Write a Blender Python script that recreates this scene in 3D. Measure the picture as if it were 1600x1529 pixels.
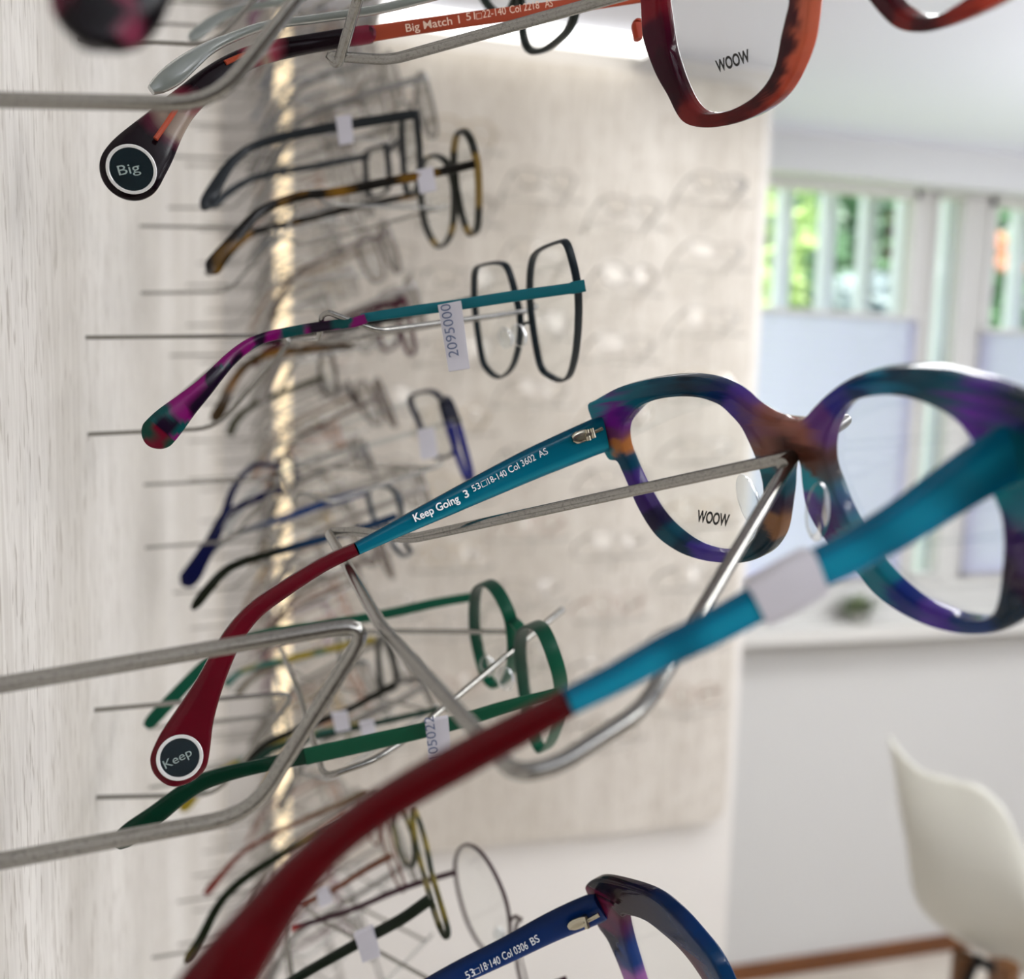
import bpy, bmesh, math, random
from mathutils import Vector, Matrix, noise

for o in list(bpy.data.objects):
    bpy.data.objects.remove(o)
S = bpy.context.scene
COL = S.collection
R_ = random.Random(7)

# ------------------------------------------------------------------ camera
F = 1480.0                       # focal length in pixels for a 1600 px wide frame
CX, CY = 800.0, 764.5
CAMH = 1.45
_d = Vector(((440-800)/F, (13700-764)/F, 1)).normalized()          # world "down" seen by the camera
_y = Vector(((400-800)/F, 0, 1)); _y.y = -(_d.x*_y.x+_d.z*_y.z)/_d.y; _y.normalize()
_x = _y.cross(-_d).normalized()
CAM = Vector((0, 0, CAMH))
def c2w(v):                      # camera axes (right, down, forward) to world axes
    return Vector((v.dot(_x), v.dot(_y), -v.dot(_d)))
ZSC = 1.0
def P(px, py, z):                # pixel and distance (mm) to a point in the world (m)
    z = z*0.001*ZSC
    return CAM + c2w(Vector(((px-CX)/F*z, (py-CY)/F*z, z)))
def ray(px, py):
    return c2w(Vector(((px-CX)/F, (py-CY)/F, 1)))
def onY(px, py, Y):
    r = ray(px, py); return CAM + r*(Y/r.y)
def onZ(px, py, Z):
    r = ray(px, py); return CAM + r*((Z-CAMH)/r.z)
cam = bpy.data.cameras.new('camera')
camo = bpy.data.objects.new('camera', cam); COL.objects.link(camo)
ex, ey, ez = c2w(Vector((1, 0, 0))), c2w(Vector((0, 1, 0))), c2w(Vector((0, 0, 1)))
M = Matrix((ex, -ey, -ez)).transposed().to_4x4(); M.translation = CAM
camo.matrix_world = M
cam.sensor_fit = 'HORIZONTAL'; cam.sensor_width = 36.0; cam.lens = 36.0*F/1600.0
cam.clip_start = 0.01; cam.clip_end = 100
cam.dof.use_dof = True; cam.dof.focus_distance = 0.254; cam.dof.aperture_fstop = 8.6
S.camera = camo
S.view_settings.view_transform = 'Standard'; S.view_settings.look = 'None'
S.view_settings.gamma = 1; S.view_settings.use_curve_mapping = False
S.view_settings.exposure = 1.12

# ------------------------------------------------------------------ light
W = bpy.data.worlds.new('world'); S.world = W; W.use_nodes = True
bg = W.node_tree.nodes['Background']
bg.inputs[0].default_value = (0.93, 0.96, 1.0, 1); bg.inputs[1].default_value = 1.02
def area(name, loc, target, sx, sy, power, col):
    l = bpy.data.lights.new(name, 'AREA'); l.shape = 'RECTANGLE'; l.size = sx; l.size_y = sy
    l.energy = power; l.color = col
    o = bpy.data.objects.new(name, l); COL.objects.link(o); o.location = loc
    o.rotation_euler = (Vector(target)-Vector(loc)).to_track_quat('-Z', 'Y').to_euler()
    o['kind'] = 'structure'
    return o
FILL_POWER = 4.9
LZ = onY(1390, 237, 2.54).z-.03           # just under the ceiling
for lx, ly, lp in ((.95, 1.25, 1.0), (1.2, .1, .9), (1.1, -1.1, 1.2), (2.1, 1.2, 1.0), (2.1, -.1, 1.2), (2.1, -1.3, 1.0), (3.7, .6, 1.2)):
    area('overhead_fill', (lx, ly, LZ), (lx, ly, 0), .55, .55, FILL_POWER*lp, (1, 1, 1))  # unseen fill lights added overhead to light the room, no fixtures
for lx, ly in ((2.2, 1.1), (2.2, -.7), (3.8, .4), (.8, -1.2)):   # added unseen fill lights facing up, only to brighten the ceiling
    area('ceiling_wash_fill', (lx, ly, LZ-.45), (lx, ly, 9),   .4, .4, 8.3, (.97, .985, 1))
sun = bpy.data.lights.new('sun', 'SUN'); sun.energy = 5.0; sun.angle = 0.02; sun.color = (1, .95, .84)
suno = bpy.data.objects.new('sun', sun); COL.objects.link(suno)
suno.rotation_euler = Vector((0.35, 0.9, -1.2)).to_track_quat('-Z', 'Y').to_euler()

# ------------------------------------------------------------------ materials
def lin(h):
    h = h.lstrip('#'); c = [int(h[i:i+2], 16)/255 for i in (0, 2, 4)]
    return tuple(x/12.92 if x <= .04045 else ((x+.055)/1.055)**2.4 for x in c)
MATS = {}
def pmat(key, color='#808080', rough=.4, metal=0., trans=0., coat=0., attr=False, emit=0., sss=0., spec=.5, alpha=1.):
    if key in MATS: return MATS[key]
    m = bpy.data.materials.new(key); m.use_nodes = True; nt = m.node_tree
    b = nt.nodes['Principled BSDF']
    c = lin(color) if isinstance(color, str) else color
    b.inputs['Base Color'].default_value = (*c, 1); b.inputs['Roughness'].default_value = rough
    b.inputs['Metallic'].default_value = metal; b.inputs['Transmission Weight'].default_value = trans
    b.inputs['Coat Weight'].default_value = coat; b.inputs['IOR'].default_value = 1.48
    b.inputs['Coat Roughness'].default_value = .05
    b.inputs['Specular IOR Level'].default_value = spec
    if emit:
        b.inputs['Emission Color'].default_value = (*c, 1); b.inputs['Emission Strength'].default_value = emit
    if attr:
        a = nt.nodes.new('ShaderNodeAttribute'); a.attribute_name = 'Col'
        nt.links.new(a.outputs['Color'], b.inputs['Base Color'])
    MATS[key] = m
    return m
def noisy(key, c1, c2, scale, rough=.4, metal=0., stops=(.4, .6), detail=4., vec=(1, 1, 1), coat=0., trans=0., bump=0.):
    if key in MATS: return MATS[key]
    m = pmat(key, c1, rough, metal, trans, coat); nt = m.node_tree; b = nt.nodes['Principled BSDF']
    tc = nt.nodes.new('ShaderNodeTexCoord'); mp = nt.nodes.new('ShaderNodeMapping')
    mp.inputs['Scale'].default_value = vec
    n = nt.nodes.new('ShaderNodeTexNoise'); n.inputs['Scale'].default_value = scale; n.inputs['Detail'].default_value = detail
    r = nt.nodes.new('ShaderNodeValToRGB')
    r.color_ramp.elements[0].position = stops[0]; r.color_ramp.elements[0].color = (*lin(c1), 1)
    r.color_ramp.elements[1].position = stops[1]; r.color_ramp.elements[1].color = (*lin(c2), 1)
    L = nt.links.new
    L(tc.outputs['Object'], mp.inputs['Vector']); L(mp.outputs[0], n.inputs['Vector']); L(n.outputs['Fac'], r.inputs[0])
    L(r.outputs[0], b.inputs['Base Color'])
    if bump:
        bp = nt.nodes.new('ShaderNodeBump'); bp.inputs['Strength'].default_value = bump; bp.inputs['Distance'].default_value = .0005
        L(n.outputs['Fac'], bp.inputs['Height']); L(bp.outputs[0], b.inputs['Normal'])
    return m
def wood(key, base, light, dark, across, s=1.0):
    """whitewashed ash boards: 'across' scales the grain (object axes), long along Z"""
    if key in MATS: return MATS[key]
    m = pmat(key, base, .55); nt = m.node_tree; b = nt.nodes['Principled BSDF']; L = nt.links.new
    tc = nt.nodes.new('ShaderNodeTexCoord')
    def nz(vec, sc, det, dist=0.):
        mp = nt.nodes.new('ShaderNodeMapping'); mp.inputs['Scale'].default_value = vec
        n = nt.nodes.new('ShaderNodeTexNoise'); n.inputs['Scale'].default_value = sc; n.inputs['Detail'].default_value = det
        n.inputs['Distortion'].default_value = dist
        L(tc.outputs['Object'], mp.inputs['Vector']); L(mp.outputs[0], n.inputs['Vector']); return n
    a = across
    broad = nz((a[0]*1., a[1]*1., .06), 9*s, 3, .4)
    fine = nz((a[0]*1., a[1]*1., .11), 190*s, 6, 1.2)
    pores = nz((a[0]*1., a[1]*1., .2), 420*s, 2, .2)
    r1 = nt.nodes.new('ShaderNodeValToRGB')
    r1.color_ramp.elements[0].position = .35; r1.color_ramp.elements[0].color = (*lin(base), 1)
    r1.color_ramp.elements[1].position = .65; r1.color_ramp.elements[1].color = (*lin(light), 1)
    L(broad.outputs['Fac'], r1.inputs[0])
    r2 = nt.nodes.new('ShaderNodeValToRGB')
    r2.color_ramp.elements[0].position = .38; r2.color_ramp.elements[0].color = (.30, .30, .30, 1)
    r2.color_ramp.elements[1].position = .60; r2.color_ramp.elements[1].color = (0, 0, 0, 1)
    L(fine.outputs['Fac'], r2.inputs[0])
    r3 = nt.nodes.new('ShaderNodeValToRGB')
    r3.color_ramp.elements[0].position = .30; r3.color_ramp.elements[0].color = (.75, .75, .75, 1)
    r3.color_ramp.elements[1].position = .42; r3.color_ramp.elements[1].color = (0, 0, 0, 1)
    L(pores.outputs['Fac'], r3.inputs[0])
    mx = nt.nodes.new('ShaderNodeMix'); mx.data_type = 'RGBA'; L(r2.outputs[0], mx.inputs[0]); L(r1.outputs[0], mx.inputs[6])
    mx.inputs[7].default_value = (*lin(dark), 1)
    mx2 = nt.nodes.new('ShaderNodeMix'); mx2.data_type = 'RGBA'; L(r3.outputs[0], mx2.inputs[0]); L(mx.outputs[2], mx2.inputs[6])
    mx2.inputs[7].default_value = (*lin(dark), 1)
    L(mx2.outputs[2], b.inputs['Base Color'])
    bp = nt.nodes.new('ShaderNodeBump'); bp.inputs['Strength'].default_value = .25; bp.inputs['Distance'].default_value = .0004
    L(fine.outputs['Fac'], bp.inputs['Height']); L(bp.outputs[0], b.inputs['Normal'])
    return m
def lensmat(key='lens_clear', gl=.10, tint=(.985, .99, .985)):
    if key in MATS: return MATS[key]
    m = bpy.data.materials.new(key); m.use_nodes = True; nt = m.node_tree; nt.nodes.clear(); L = nt.links.new
    out = nt.nodes.new('ShaderNodeOutputMaterial'); t = nt.nodes.new('ShaderNodeBsdfTransparent')
    t.inputs[0].default_value = (*tint, 1)
    g = nt.nodes.new('ShaderNodeBsdfGlossy'); g.inputs['Roughness'].default_value = .03
    fr = nt.nodes.new('ShaderNodeLayerWeight'); fr.inputs[0].default_value = .25
    mu = nt.nodes.new('ShaderNodeMath'); mu.operation = 'MULTIPLY'; mu.inputs[1].default_value = gl*2
    mx = nt.nodes.new('ShaderNodeMixShader')
    L(fr.outputs['Fresnel'], mu.inputs[0]); L(mu.outputs[0], mx.inputs[0]); L(t.outputs[0], mx.inputs[1]); L(g.outputs[0], mx.inputs[2])
    L(mx.outputs[0], out.inputs[0]); MATS[key] = m
    return m
STEEL = noisy('steel_wire', '#75736f', '#96948f', 1400, .2, .97, (.25, .5), 3, vec=(1, 1, 1))
CHROME = pmat('chrome', '#b0aa98', .16, 1.)
WHITE = pmat('white_paint', '#dcdbd8', .6)
LENS = lensmat(gl=.05)
LENSFAR = lensmat('lens_far', .30, (.97, .965, .955))
PRINT = pmat('lens_print_black', '#0a0a0a', .5)
TXT = pmat('white_print', '#e9eef0', .5)
TAGM = pmat('paper_tag', '#c6c4cc', .6)
INK = pmat('blue_ink', '#55607e', .6)
PADM = lensmat('clear_silicone', .32, (.90, .92, .93))
ACET = pmat('acetate_pattern', '#ffffff', .06, 0, 0, 0, attr=True, spec=.35)
ACET.node_tree.nodes['Principled BSDF'].inputs['IOR'].default_value = 1.28
GLOSS = pmat('lacquer_pattern', '#ffffff', .16, 0, 0, 0, attr=True, spec=.18)
METC = pmat('painted_metal_pattern', '#ffffff', .4, .0, 0, 0, attr=True, spec=.2)

# ------------------------------------------------------------------ object helpers
ORG = {}
DYE = .46                        # albedo of the dyed plastics relative to their look under the bright room light
def thing(name, label, cat, loc, group=None):
    o = bpy.data.objects.new(name, None); COL.objects.link(o); o.location = loc
    o.empty_display_size = .01
    o['label'] = label; o['category'] = cat
    if group: o['group'] = group
    ORG[o] = Vector(loc)
    return o
def smooth(me, auto=True):
    for p in me.polygons: p.use_smooth = True
    if auto:
        try: me.set_sharp_from_angle(angle=math.radians(42))
        except Exception: pass
def mesh_obj(name, vs, fs, mat, parent=None, cols=None, sm=True, label=None, kind=None):
    org = ORG.get(parent, Vector((0, 0, 0))) if parent else Vector((0, 0, 0))
    me = bpy.data.meshes.new(name)
    me.from_pydata([tuple(Vector(v)-org) for v in vs], [], fs)
    if cols:
        a = me.color_attributes.new('Col', 'FLOAT_COLOR', 'POINT')
        for i, c in enumerate(cols): a.data[i].color = (c[0]*DYE, c[1]*DYE, c[2]*DYE, 1)
    me.validate(); me.update()
    if sm: smooth(me)
    me.materials.append(mat)
    o = bpy.data.objects.new(name, me); COL.objects.link(o)
    if parent: o.parent = parent
    ORG[o] = org
    if label: o['label'] = label
    if kind: o['kind'] = kind
    return o
def struct(name, vs, fs, mat, sm=False):
    return mesh_obj(name, vs, fs, mat, None, None, sm, None, 'structure')
def box_vf(x0, x1, y0, y1, z0, z1):
    v = [(x, y, z) for x in (x0, x1) for y in (y0, y1) for z in (z0, z1)]
    f = [(0, 1, 3, 2), (4, 6, 7, 5), (0, 4, 5, 1), (2, 3, 7, 6), (0, 2, 6, 4), (1, 5, 7, 3)]
    return v, f
def join(*vfs):
    V, Fc = [], []
    for v, f in vfs:
        n = len(V); V += [tuple(a) for a in v]; Fc += [tuple(i+n for i in q) for q in f]
    return V, Fc
def catmull(pts, n, closed=False):
    out = []; N = len(pts); seg = N if closed else N-1
    g = (lambda i: pts[i % N]) if closed else (lambda i: pts[max(0, min(N-1, i))])
    for i in range(seg):
        p0, p1, p2, p3 = g(i-1), g(i), g(i+1), g(i+2)
        for k in range(n):
            t = k/n; t2 = t*t; t3 = t2*t
            out.append(tuple(.5*((2*b)+(c-a)*t+(2*a-5*b+4*c-d)*t2+(3*b-a-3*c+d)*t3) for a, b, c, d in zip(p0, p1, p2, p3)))
    if not closed: out.append(tuple(pts[-1]))
    return out
def tube(pts, r, seg=10, closed=False, cap=True):
    """round wire through points (already smooth)"""
    V, Fc = [], []; N = len(pts); pts = [Vector(p) for p in pts]; up = None
    for i, p in enumerate(pts):
        a = pts[(i-1) % N] if (closed or i > 0) else p; b = pts[(i+1) % N] if (closed or i < N-1) else p
        t = (b-a).normalized()
        if up is None:
            up = Vector((0, 0, 1)) if abs(t.z) < .8 else Vector((1, 0, 0))
        up = (up - t*up.dot(t)).normalized(); s = t.cross(up)
        rr = r[i] if isinstance(r, (list, tuple)) else r
        for k in range(seg):
            q = 2*math.pi*k/seg; V.append(p+(up*math.cos(q)+s*math.sin(q))*rr)
    for i in range(N if closed else N-1):
        j = (i+1) % N
        for k in range(seg):
            l = (k+1) % seg; Fc.append((i*seg+k, i*seg+l, j*seg+l, j*seg+k))
    if cap and not closed:
        Fc.append(tuple(reversed(range(seg)))); Fc.append(tuple((N-1)*seg+k for k in range(seg)))
    return V, Fc
def fillet(pts, rad, n=5):
    """polyline with rounded corners"""
    pts = [Vector(p) for p in pts]; out = [pts[0]]
    for i in range(1, len(pts)-1):
        a, b, c = pts[i-1], pts[i], pts[i+1]
        ra = min(rad, (a-b).length*.45, (c-b).length*.45)
        p0 = b+(a-b).normalized()*ra; p1 = b+(c-b).normalized()*ra
        for k in range(n+1):
            t = k/n; out.append(p0*(1-t)**2+b*2*t*(1-t)+p1*t*t)
    out.append(pts[-1]); return out
def ribbon(pts, side, widths, thick, seg=16, power=3.2, colf=None, round_end=False, sub=6):
    """flat bar swept along points: width across the path, thickness along 'side' (all metres)"""
    data = [(*p, w, t) for p, w, t in zip(pts, widths, thick if isinstance(thick, (list, tuple)) else [thick]*len(pts))]
    D = catmull(data, sub); N = len(D)
    V, Fc, C = [], [], []
    L = [0.]
    for i in range(1, N): L.append(L[-1]+(Vector(D[i][:3])-Vector(D[i-1][:3])).length)
    for i in range(N):
        p = Vector(D[i][:3]); a = Vector(D[max(0, i-1)][:3]); b = Vector(D[min(N-1, i+1)][:3])
        t = (b-a).normalized(); s = (side - t*side.dot(t)).normalized(); u = s.cross(t).normalized()
        if u.z < 0 and abs(u.z) > .02: u = -u
        w, th = max(D[i][3], 1e-5)/2, max(D[i][4], 1e-5)/2
        for k in range(seg):
            q = 2*math.pi*(k+.5)/seg; c, sn = math.cos(q), math.sin(q)
            x = math.copysign(abs(c)**(2/power), c)*w; y = math.copysign(abs(sn)**(2/power), sn)*th
            V.append(p+u*x+s*y)
            if colf: C.append(colf(L[i]/L[-1], q, p+u*x+s*y))
    for i in range(N-1):
        for k in range(seg):
            l = (k+1) % seg; Fc.append((i*seg+k, i*seg+l, (i+1)*seg+l, (i+1)*seg+k))
    Fc.append(tuple(reversed(range(seg)))); Fc.append(tuple((N-1)*seg+k for k in range(seg)))
    return V, Fc, (C if colf else None)

# ---- spectacle frame basis (camera axes): across the front, up the front, out of the front
U_, V_, N_ = Vector((0.361, 0.086, -0.929)), Vector((-0.296, -0.934, -0.201)), Vector((0.884, -0.348, 0.312))
U_.normalize(); V_ = (V_-U_*V_.dot(U_)).normalized(); N_ = V_.cross(U_).normalized()
class Face:
    """the gently bowed surface on which one spectacle front lies; mm, camera axes"""
    def __init__(s, O, k=.0021, U=U_, V=V_):
        s.O = Vector(O); s.k = k; s.U = U.normalized(); s.V = (V-s.U*V.dot(s.U)).normalized(); s.N = s.V.cross(s.U).normalized()
    def uv(s, px, py):
        r = Vector(((px-CX)/F, (py-CY)/F, 1)); u = 0
        for _ in range(40):
            t = (s.O.dot(s.N)-s.k*u*u)/r.dot(s.N); X = r*t; un = (X-s.O).dot(s.U); u += .6*(un-u)
        return (u, (X-s.O).dot(s.V))
    def cam(s, u, v, n=0): return s.O+s.U*u+s.V*v+s.N*(n-s.k*u*u)
    def w(s, u, v, n=0): return CAM+c2w(s.cam(u, v, n))*.001
def face_at(px, py, z, k=.0015, **kw):
    z = z*ZSC
    return Face(((px-CX)/F*z, (py-CY)/F*z, z), k, **kw)
def plate_front(name, face, outer, holes, thick, bevel, mat, parent, anchors=None, sub=5, n0=0., default='#102030'):
    """acetate front: outline with lens openings, bevelled, bent to the bowed surface"""
    cu = bpy.data.curves.new('tmp', 'CURVE'); cu.dimensions = '2D'; cu.fill_mode = 'BOTH'
    cu.extrude = thick/2-bevel; cu.bevel_depth = bevel; cu.bevel_resolution = 3; cu.offset = -bevel
    for c in [outer]+holes:
        pts = catmull(c, sub, True)
        sp = cu.splines.new('POLY'); sp.points.add(len(pts)-1); sp.use_cyclic_u = True
        for q, (u, v) in zip(sp.points, pts): q.co = (u, v, 0, 1)
    ob = bpy.data.objects.new('tmp', cu); COL.objects.link(ob)
    dg = bpy.context.evaluated_depsgraph_get(); dg.update()
    me = bpy.data.meshes.new_from_object(ob.evaluated_get(dg))
    bm = bmesh.new(); bm.from_mesh(me)
    bmesh.ops.remove_doubles(bm, verts=bm.verts, dist=.02)
    for _ in range(2):
        long = [e for e in bm.edges if e.calc_length() > 3.0]
        if long: bmesh.ops.subdivide_edges(bm, edges=long, cuts=1); bmesh.ops.triangulate(bm, faces=[f for f in bm.faces if len(f.verts) > 4])
    bmesh.ops.recalc_face_normals(bm, faces=bm.faces)
    uvn = [tuple(v.co) for v in bm.verts]
    fs = [[v.index for v in f.verts] for f in bm.faces]
    bm.free(); bpy.data.objects.remove(ob); bpy.data.meshes.remove(me); bpy.data.curves.remove(cu)
    vs = [face.w(u, v, n+thick/2+n0) for u, v, n in uvn]
    cols = None
    if anchors:
        A = [(face.uv(x, y), lin(c)) for x, y, c in anchors]
        cols = []
        for u, v, n in uvn:
            j = noise.noise_vector(Vector((u*.3, v*.3, n*.3)))*2.2
            uu, vv = u+j.x, v+j.y
            ws, acc = 0, [0, 0, 0]
            for (au, av), c in A:
                w = 1/((uu-au)**2+(vv-av)**2+.5)**3; ws += w
                for q in range(3): acc[q] += c[q]*w
            cols.append([a/ws*1.3 for a in acc])
    return mesh_obj(name, vs, fs, mat, parent, cols)
def lens_mesh(name, face, hole, parent, n=1.6, mat=None, t=1.2, scale=1.01):
    pts = catmull(hole, 3, True); cu = sum(p[0] for p in pts)/len(pts); cv = sum(p[1] for p in pts)/len(pts)
    V, Fc = [], []; N = len(pts); rings = 4
    for sidx in (0, 1):
        nn = n+sidx*t; base = len(V)
        V.append(face.w(cu, cv, nn))
        for r in range(1, rings+1):
            for u, v in pts: V.append(face.w(cu+(u-cu)*r/rings*scale, cv+(v-cv)*r/rings*scale, nn))
        for i in range(N):
            j = (i+1) % N; q = (base, base+1+i, base+1+j); Fc.append(q if sidx else q[::-1])
            for r in range(rings-1):
                a = base+1+r*N; q = (a+i, a+N+i, a+N+j, a+j); Fc.append(q if sidx else q[::-1])
    h = 1+rings*N; a = 1+(rings-1)*N
    for i in range(N): Fc.append((a+i, a+(i+1) % N, h+a+(i+1) % N, h+a+i))
    return mesh_obj(name, V, Fc, mat or LENS, parent)
def rim_vf(face, contour, depth, thick, sub=5, n0=0., closed=True, colf=None):
    """metal rim: section 'thick' in the plane of the front, 'depth' through it (mm)"""
    pts = catmull(contour, sub, closed); N = len(pts); V, Fc, C = [], [], []
    prof = [(-.5, -.35), (-.35, -.5), (.35, -.5), (.5, -.35), (.5, .35), (.35, .5), (-.35, .5), (-.5, .35)]; S_ = len(prof)
    for i, (u, v) in enumerate(pts):
        a = pts[(i-1) % N] if closed or i else pts[i]; b = pts[(i+1) % N] if closed or i < N-1 else pts[i]
        t = Vector((b[0]-a[0], b[1]-a[1])).normalized(); m = Vector((t.y, -t.x))
        for x, y in prof:
            V.append(face.w(u+m.x*x*thick, v+m.y*x*thick, y*depth+n0))
            if colf: C.append(colf(i/N, u, v))
    for i in range(N if closed else N-1):
        j = (i+1) % N
        for k in range(S_):
            l = (k+1) % S_; Fc.append((i*S_+k, j*S_+k, j*S_+l, i*S_+l))
    if not closed: Fc.append(tuple(range(S_))); Fc.append(tuple(reversed([(N-1)*S_+k for k in range(S_)])))
    return V, Fc, C
UW = c2w(U_); VW = c2w(V_); NW = c2w(N_)
def rcap(path, back=0):
    """finish a temple tip with a round end"""
    (x0, y0, z0, w0), (x1, y1, z1, w1) = path[-2-back], path[-1]
    l = math.hypot(x1-x0, y1-y0); dx, dy = (x1-x0)/l, (y1-y0)/l; out = list(path)
    for a in (18, 35, 50, 63, 74, 83, 88.5):
        t = math.radians(a); out.append((x1+dx*w1/2*math.sin(t), y1+dy*w1/2*math.sin(t), z1, w1*math.cos(t)))
    return out
def temple(name, path, mat, parent, thick=3.0, colf=None, power=3.2, seg=16, sub=6, col=None):
    """path rows: px, py, distance mm, width px"""
    pts = [P(a[0], a[1], a[2]) for a in path]; ws = [a[3]*a[2]*ZSC/F*.001 for a in path]
    th = [min(thick*.001, w*1.6+.0004) for w in ws]
    if col and not colf: colf = lambda s, q, p: col
    V, Fc, C = ribbon(pts, UW, ws, th, seg, power, colf, sub=sub)
    return mesh_obj(name, V, Fc, mat, parent, C)
def text_vf(s, p0, p1, h, lift=.0, bold=0., extr=.00004, up=None, space=1.0):
    """lettering from p0 to p1 (world points) with capital height h (m)"""
    cu = bpy.data.curves.new('tmp', 'FONT'); cu.body = s; cu.size = 1; cu.offset = bold; cu.space_character = space
    ob = bpy.data.objects.new('tmp', cu); COL.objects.link(ob)
    dg = bpy.context.evaluated_depsgraph_get(); dg.update()
    me = bpy.data.meshes.new_from_object(ob.evaluated_get(dg))
    vs = [v.co.copy() for v in me.vertices]; fs = [tuple(f.vertices) for f in me.polygons]
    bpy.data.objects.remove(ob); bpy.data.meshes.remove(me); bpy.data.curves.remove(cu)
    x0, x1 = min(v.x for v in vs), max(v.x for v in vs); cap = .70
    d = p1-p0; view = ((p0+p1)*.5-CAM).normalized()
    if up is None: up = d.cross(view).normalized()
    if isinstance(up, str): pass
    V = []
    for v in vs:
        t = (v.x-x0)/(x1-x0); V.append(p0+d*t+up*(v.y/cap*h)-view*lift)
    n = len(V); V2 = V+[a-view*extr*-1 for a in V]
    F2 = [f for f in fs]+[tuple(i+n for i in reversed(f)) for f in fs]
    return V2, F2
def text(name, s, p0, p1, h, mat, parent, **kw):
    V, Fc = text_vf(s, p0, p1, h, **kw); return mesh_obj(name, V, Fc, mat, parent, sm=False)
def disc(name, c, axis, r, h, mat, parent, inner=0., seg=40, ecc=None):
    axis = axis.normalized(); a = axis.cross(Vector((0, 0, 1))).normalized(); b = axis.cross(a).normalized(); V, Fc = [], []
    prof = [(r, 0), (r, h*.7), (r-h*.3, h)]+([(inner+h*.3, h), (inner, h*.7), (inner, 0)] if inner else [])
    S_ = len(prof)
    for k in range(seg):
        q = 2*math.pi*k/seg
        for rr, hh in prof: V.append(c+(a*math.cos(q)+b*math.sin(q))*rr+axis*hh)
    for k in range(seg):
        l = (k+1) % seg
        for j in range(S_ if inner else S_-1): Fc.append((k*S_+j, l*S_+j, l*S_+(j+1) % S_, k*S_+(j+1) % S_))
    if not inner:
        Fc.append(tuple(k*S_+S_-1 for k in range(seg))); Fc.append(tuple(reversed([k*S_ for k in range(seg)])))
    return mesh_obj(name, V, Fc, mat, parent)
def blob_vf(c, ax, r, seg=14, rings=9):
    """ellipsoid on given axes"""
    V, Fc = [], []
    for i in range(rings+1):
        th = math.pi*i/rings
        for k in range(seg):
            q = 2*math.pi*k/seg
            V.append(c+ax[0]*(r[0]*math.sin(th)*math.cos(q))+ax[1]*(r[1]*math.cos(th))+ax[2]*(r[2]*math.sin(th)*math.sin(q)))
    for i in range(rings):
        for k in range(seg):
            l = (k+1) % seg; Fc.append((i*seg+k, i*seg+l, (i+1)*seg+l, (i+1)*seg+k))
    return V, Fc
def paper_tag(parent, corners, txt=None, ink0=None, ink1=None, h=.0022, back=7.):
    """folded paper price strip: px, py, z corners (top left, top right, bottom right, bottom left)"""
    q = [P(*c) for c in corners]; off = ez*.0005*back; th = ez*.00018
    V, Fc = [], []
    def sheet(a, b, c, d, n=6, bend=None):
        base = len(V)
        for i in range(n+1):
            t = i/n
            for s in (a.lerp(d, t), b.lerp(c, t)):
                s2 = s+(bend(t) if bend else Vector((0, 0, 0))); V.append(s2); V.append(s2+th)
        for i in range(n):
            k = base+i*4; Fc.extend([(k, k+2, k+6, k+4), (k+1, k+5, k+7, k+3), (k, k+4, k+5, k+1), (k+2, k+3, k+7, k+6)])
        Fc.append((base, base+1, base+3, base+2)); e = base+n*4; Fc.append((e, e+2, e+3, e+1))
    curl = lambda t: ez*(.0006*math.sin(t*3.1))
    sheet(q[0], q[1], q[2], q[3], bend=curl)
    sheet(q[0]+off, q[1]+off, q[2]+off*.3, q[3]+off*.3)
    up = (q[0]-q[3]).normalized()*.0004
    sheet(q[0]+up*0, q[1]+up*0, q[1]+off, q[0]+off, 3, bend=lambda t: up*math.sin(t*math.pi))
    o = mesh_obj('price_tag', V, Fc, TAGM, parent, sm=False, label='white paper price tag')
    if txt:
        V2, F2 = text_vf(txt, P(*ink0), P(*ink1), h, lift=.0006)
        t = mesh_obj('handwriting', V2, F2, INK, o, sm=False); ORG[t] = ORG[parent]
    return o

# ------------------------------------------------------------------ room
XW = -0.061; YP = 1.98; YWIN = 2.54
CEIL = onY(1390, 237, YWIN).z; FLOOR = onY(1310, 1506, YWIN).z
PX1 = onY(1166, 700, YP).x; PX0 = onY(457, 700, YP).x
PT = onY(1100, 125, YP).z; PB = onY(1000, 1297, YP).z
LW = wood('whitewashed_ash', '#c9c4bc', '#dbd7d1', '#9d958a', (1, 1, 1))
PW = wood('pale_grey_oak', '#c5beb3', '#d6d0c7', '#9f9385', (1, 1, 1), .35)
FLOORM = noisy('beige_floor', '#bab2a6', '#c4bcb0', 6, .45)
GRAYW = pmat('grey_white_paint', '#e6e9f3', .7)
v, f = box_vf(XW-.03, XW, -2.2, YP+.1, FLOOR, CEIL); struct('wall_left', v, f, LW)
v, f = box_vf(XW-.03, PX1+.035, YP+.03, YWIN+.1, FLOOR, CEIL); struct('wall_back', v, f, pmat('warm_white_paint', '#dedad5', .6))
v, f = box_vf(-.3, 5.3, -2.3, YWIN+.25, FLOOR-.05, FLOOR); struct('floor', v, f, FLOORM)
v, f = box_vf(-.3, 5.3, -2.3, YWIN+.25, CEIL, CEIL+.06); struct('ceiling', v, f, GRAYW)
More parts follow.
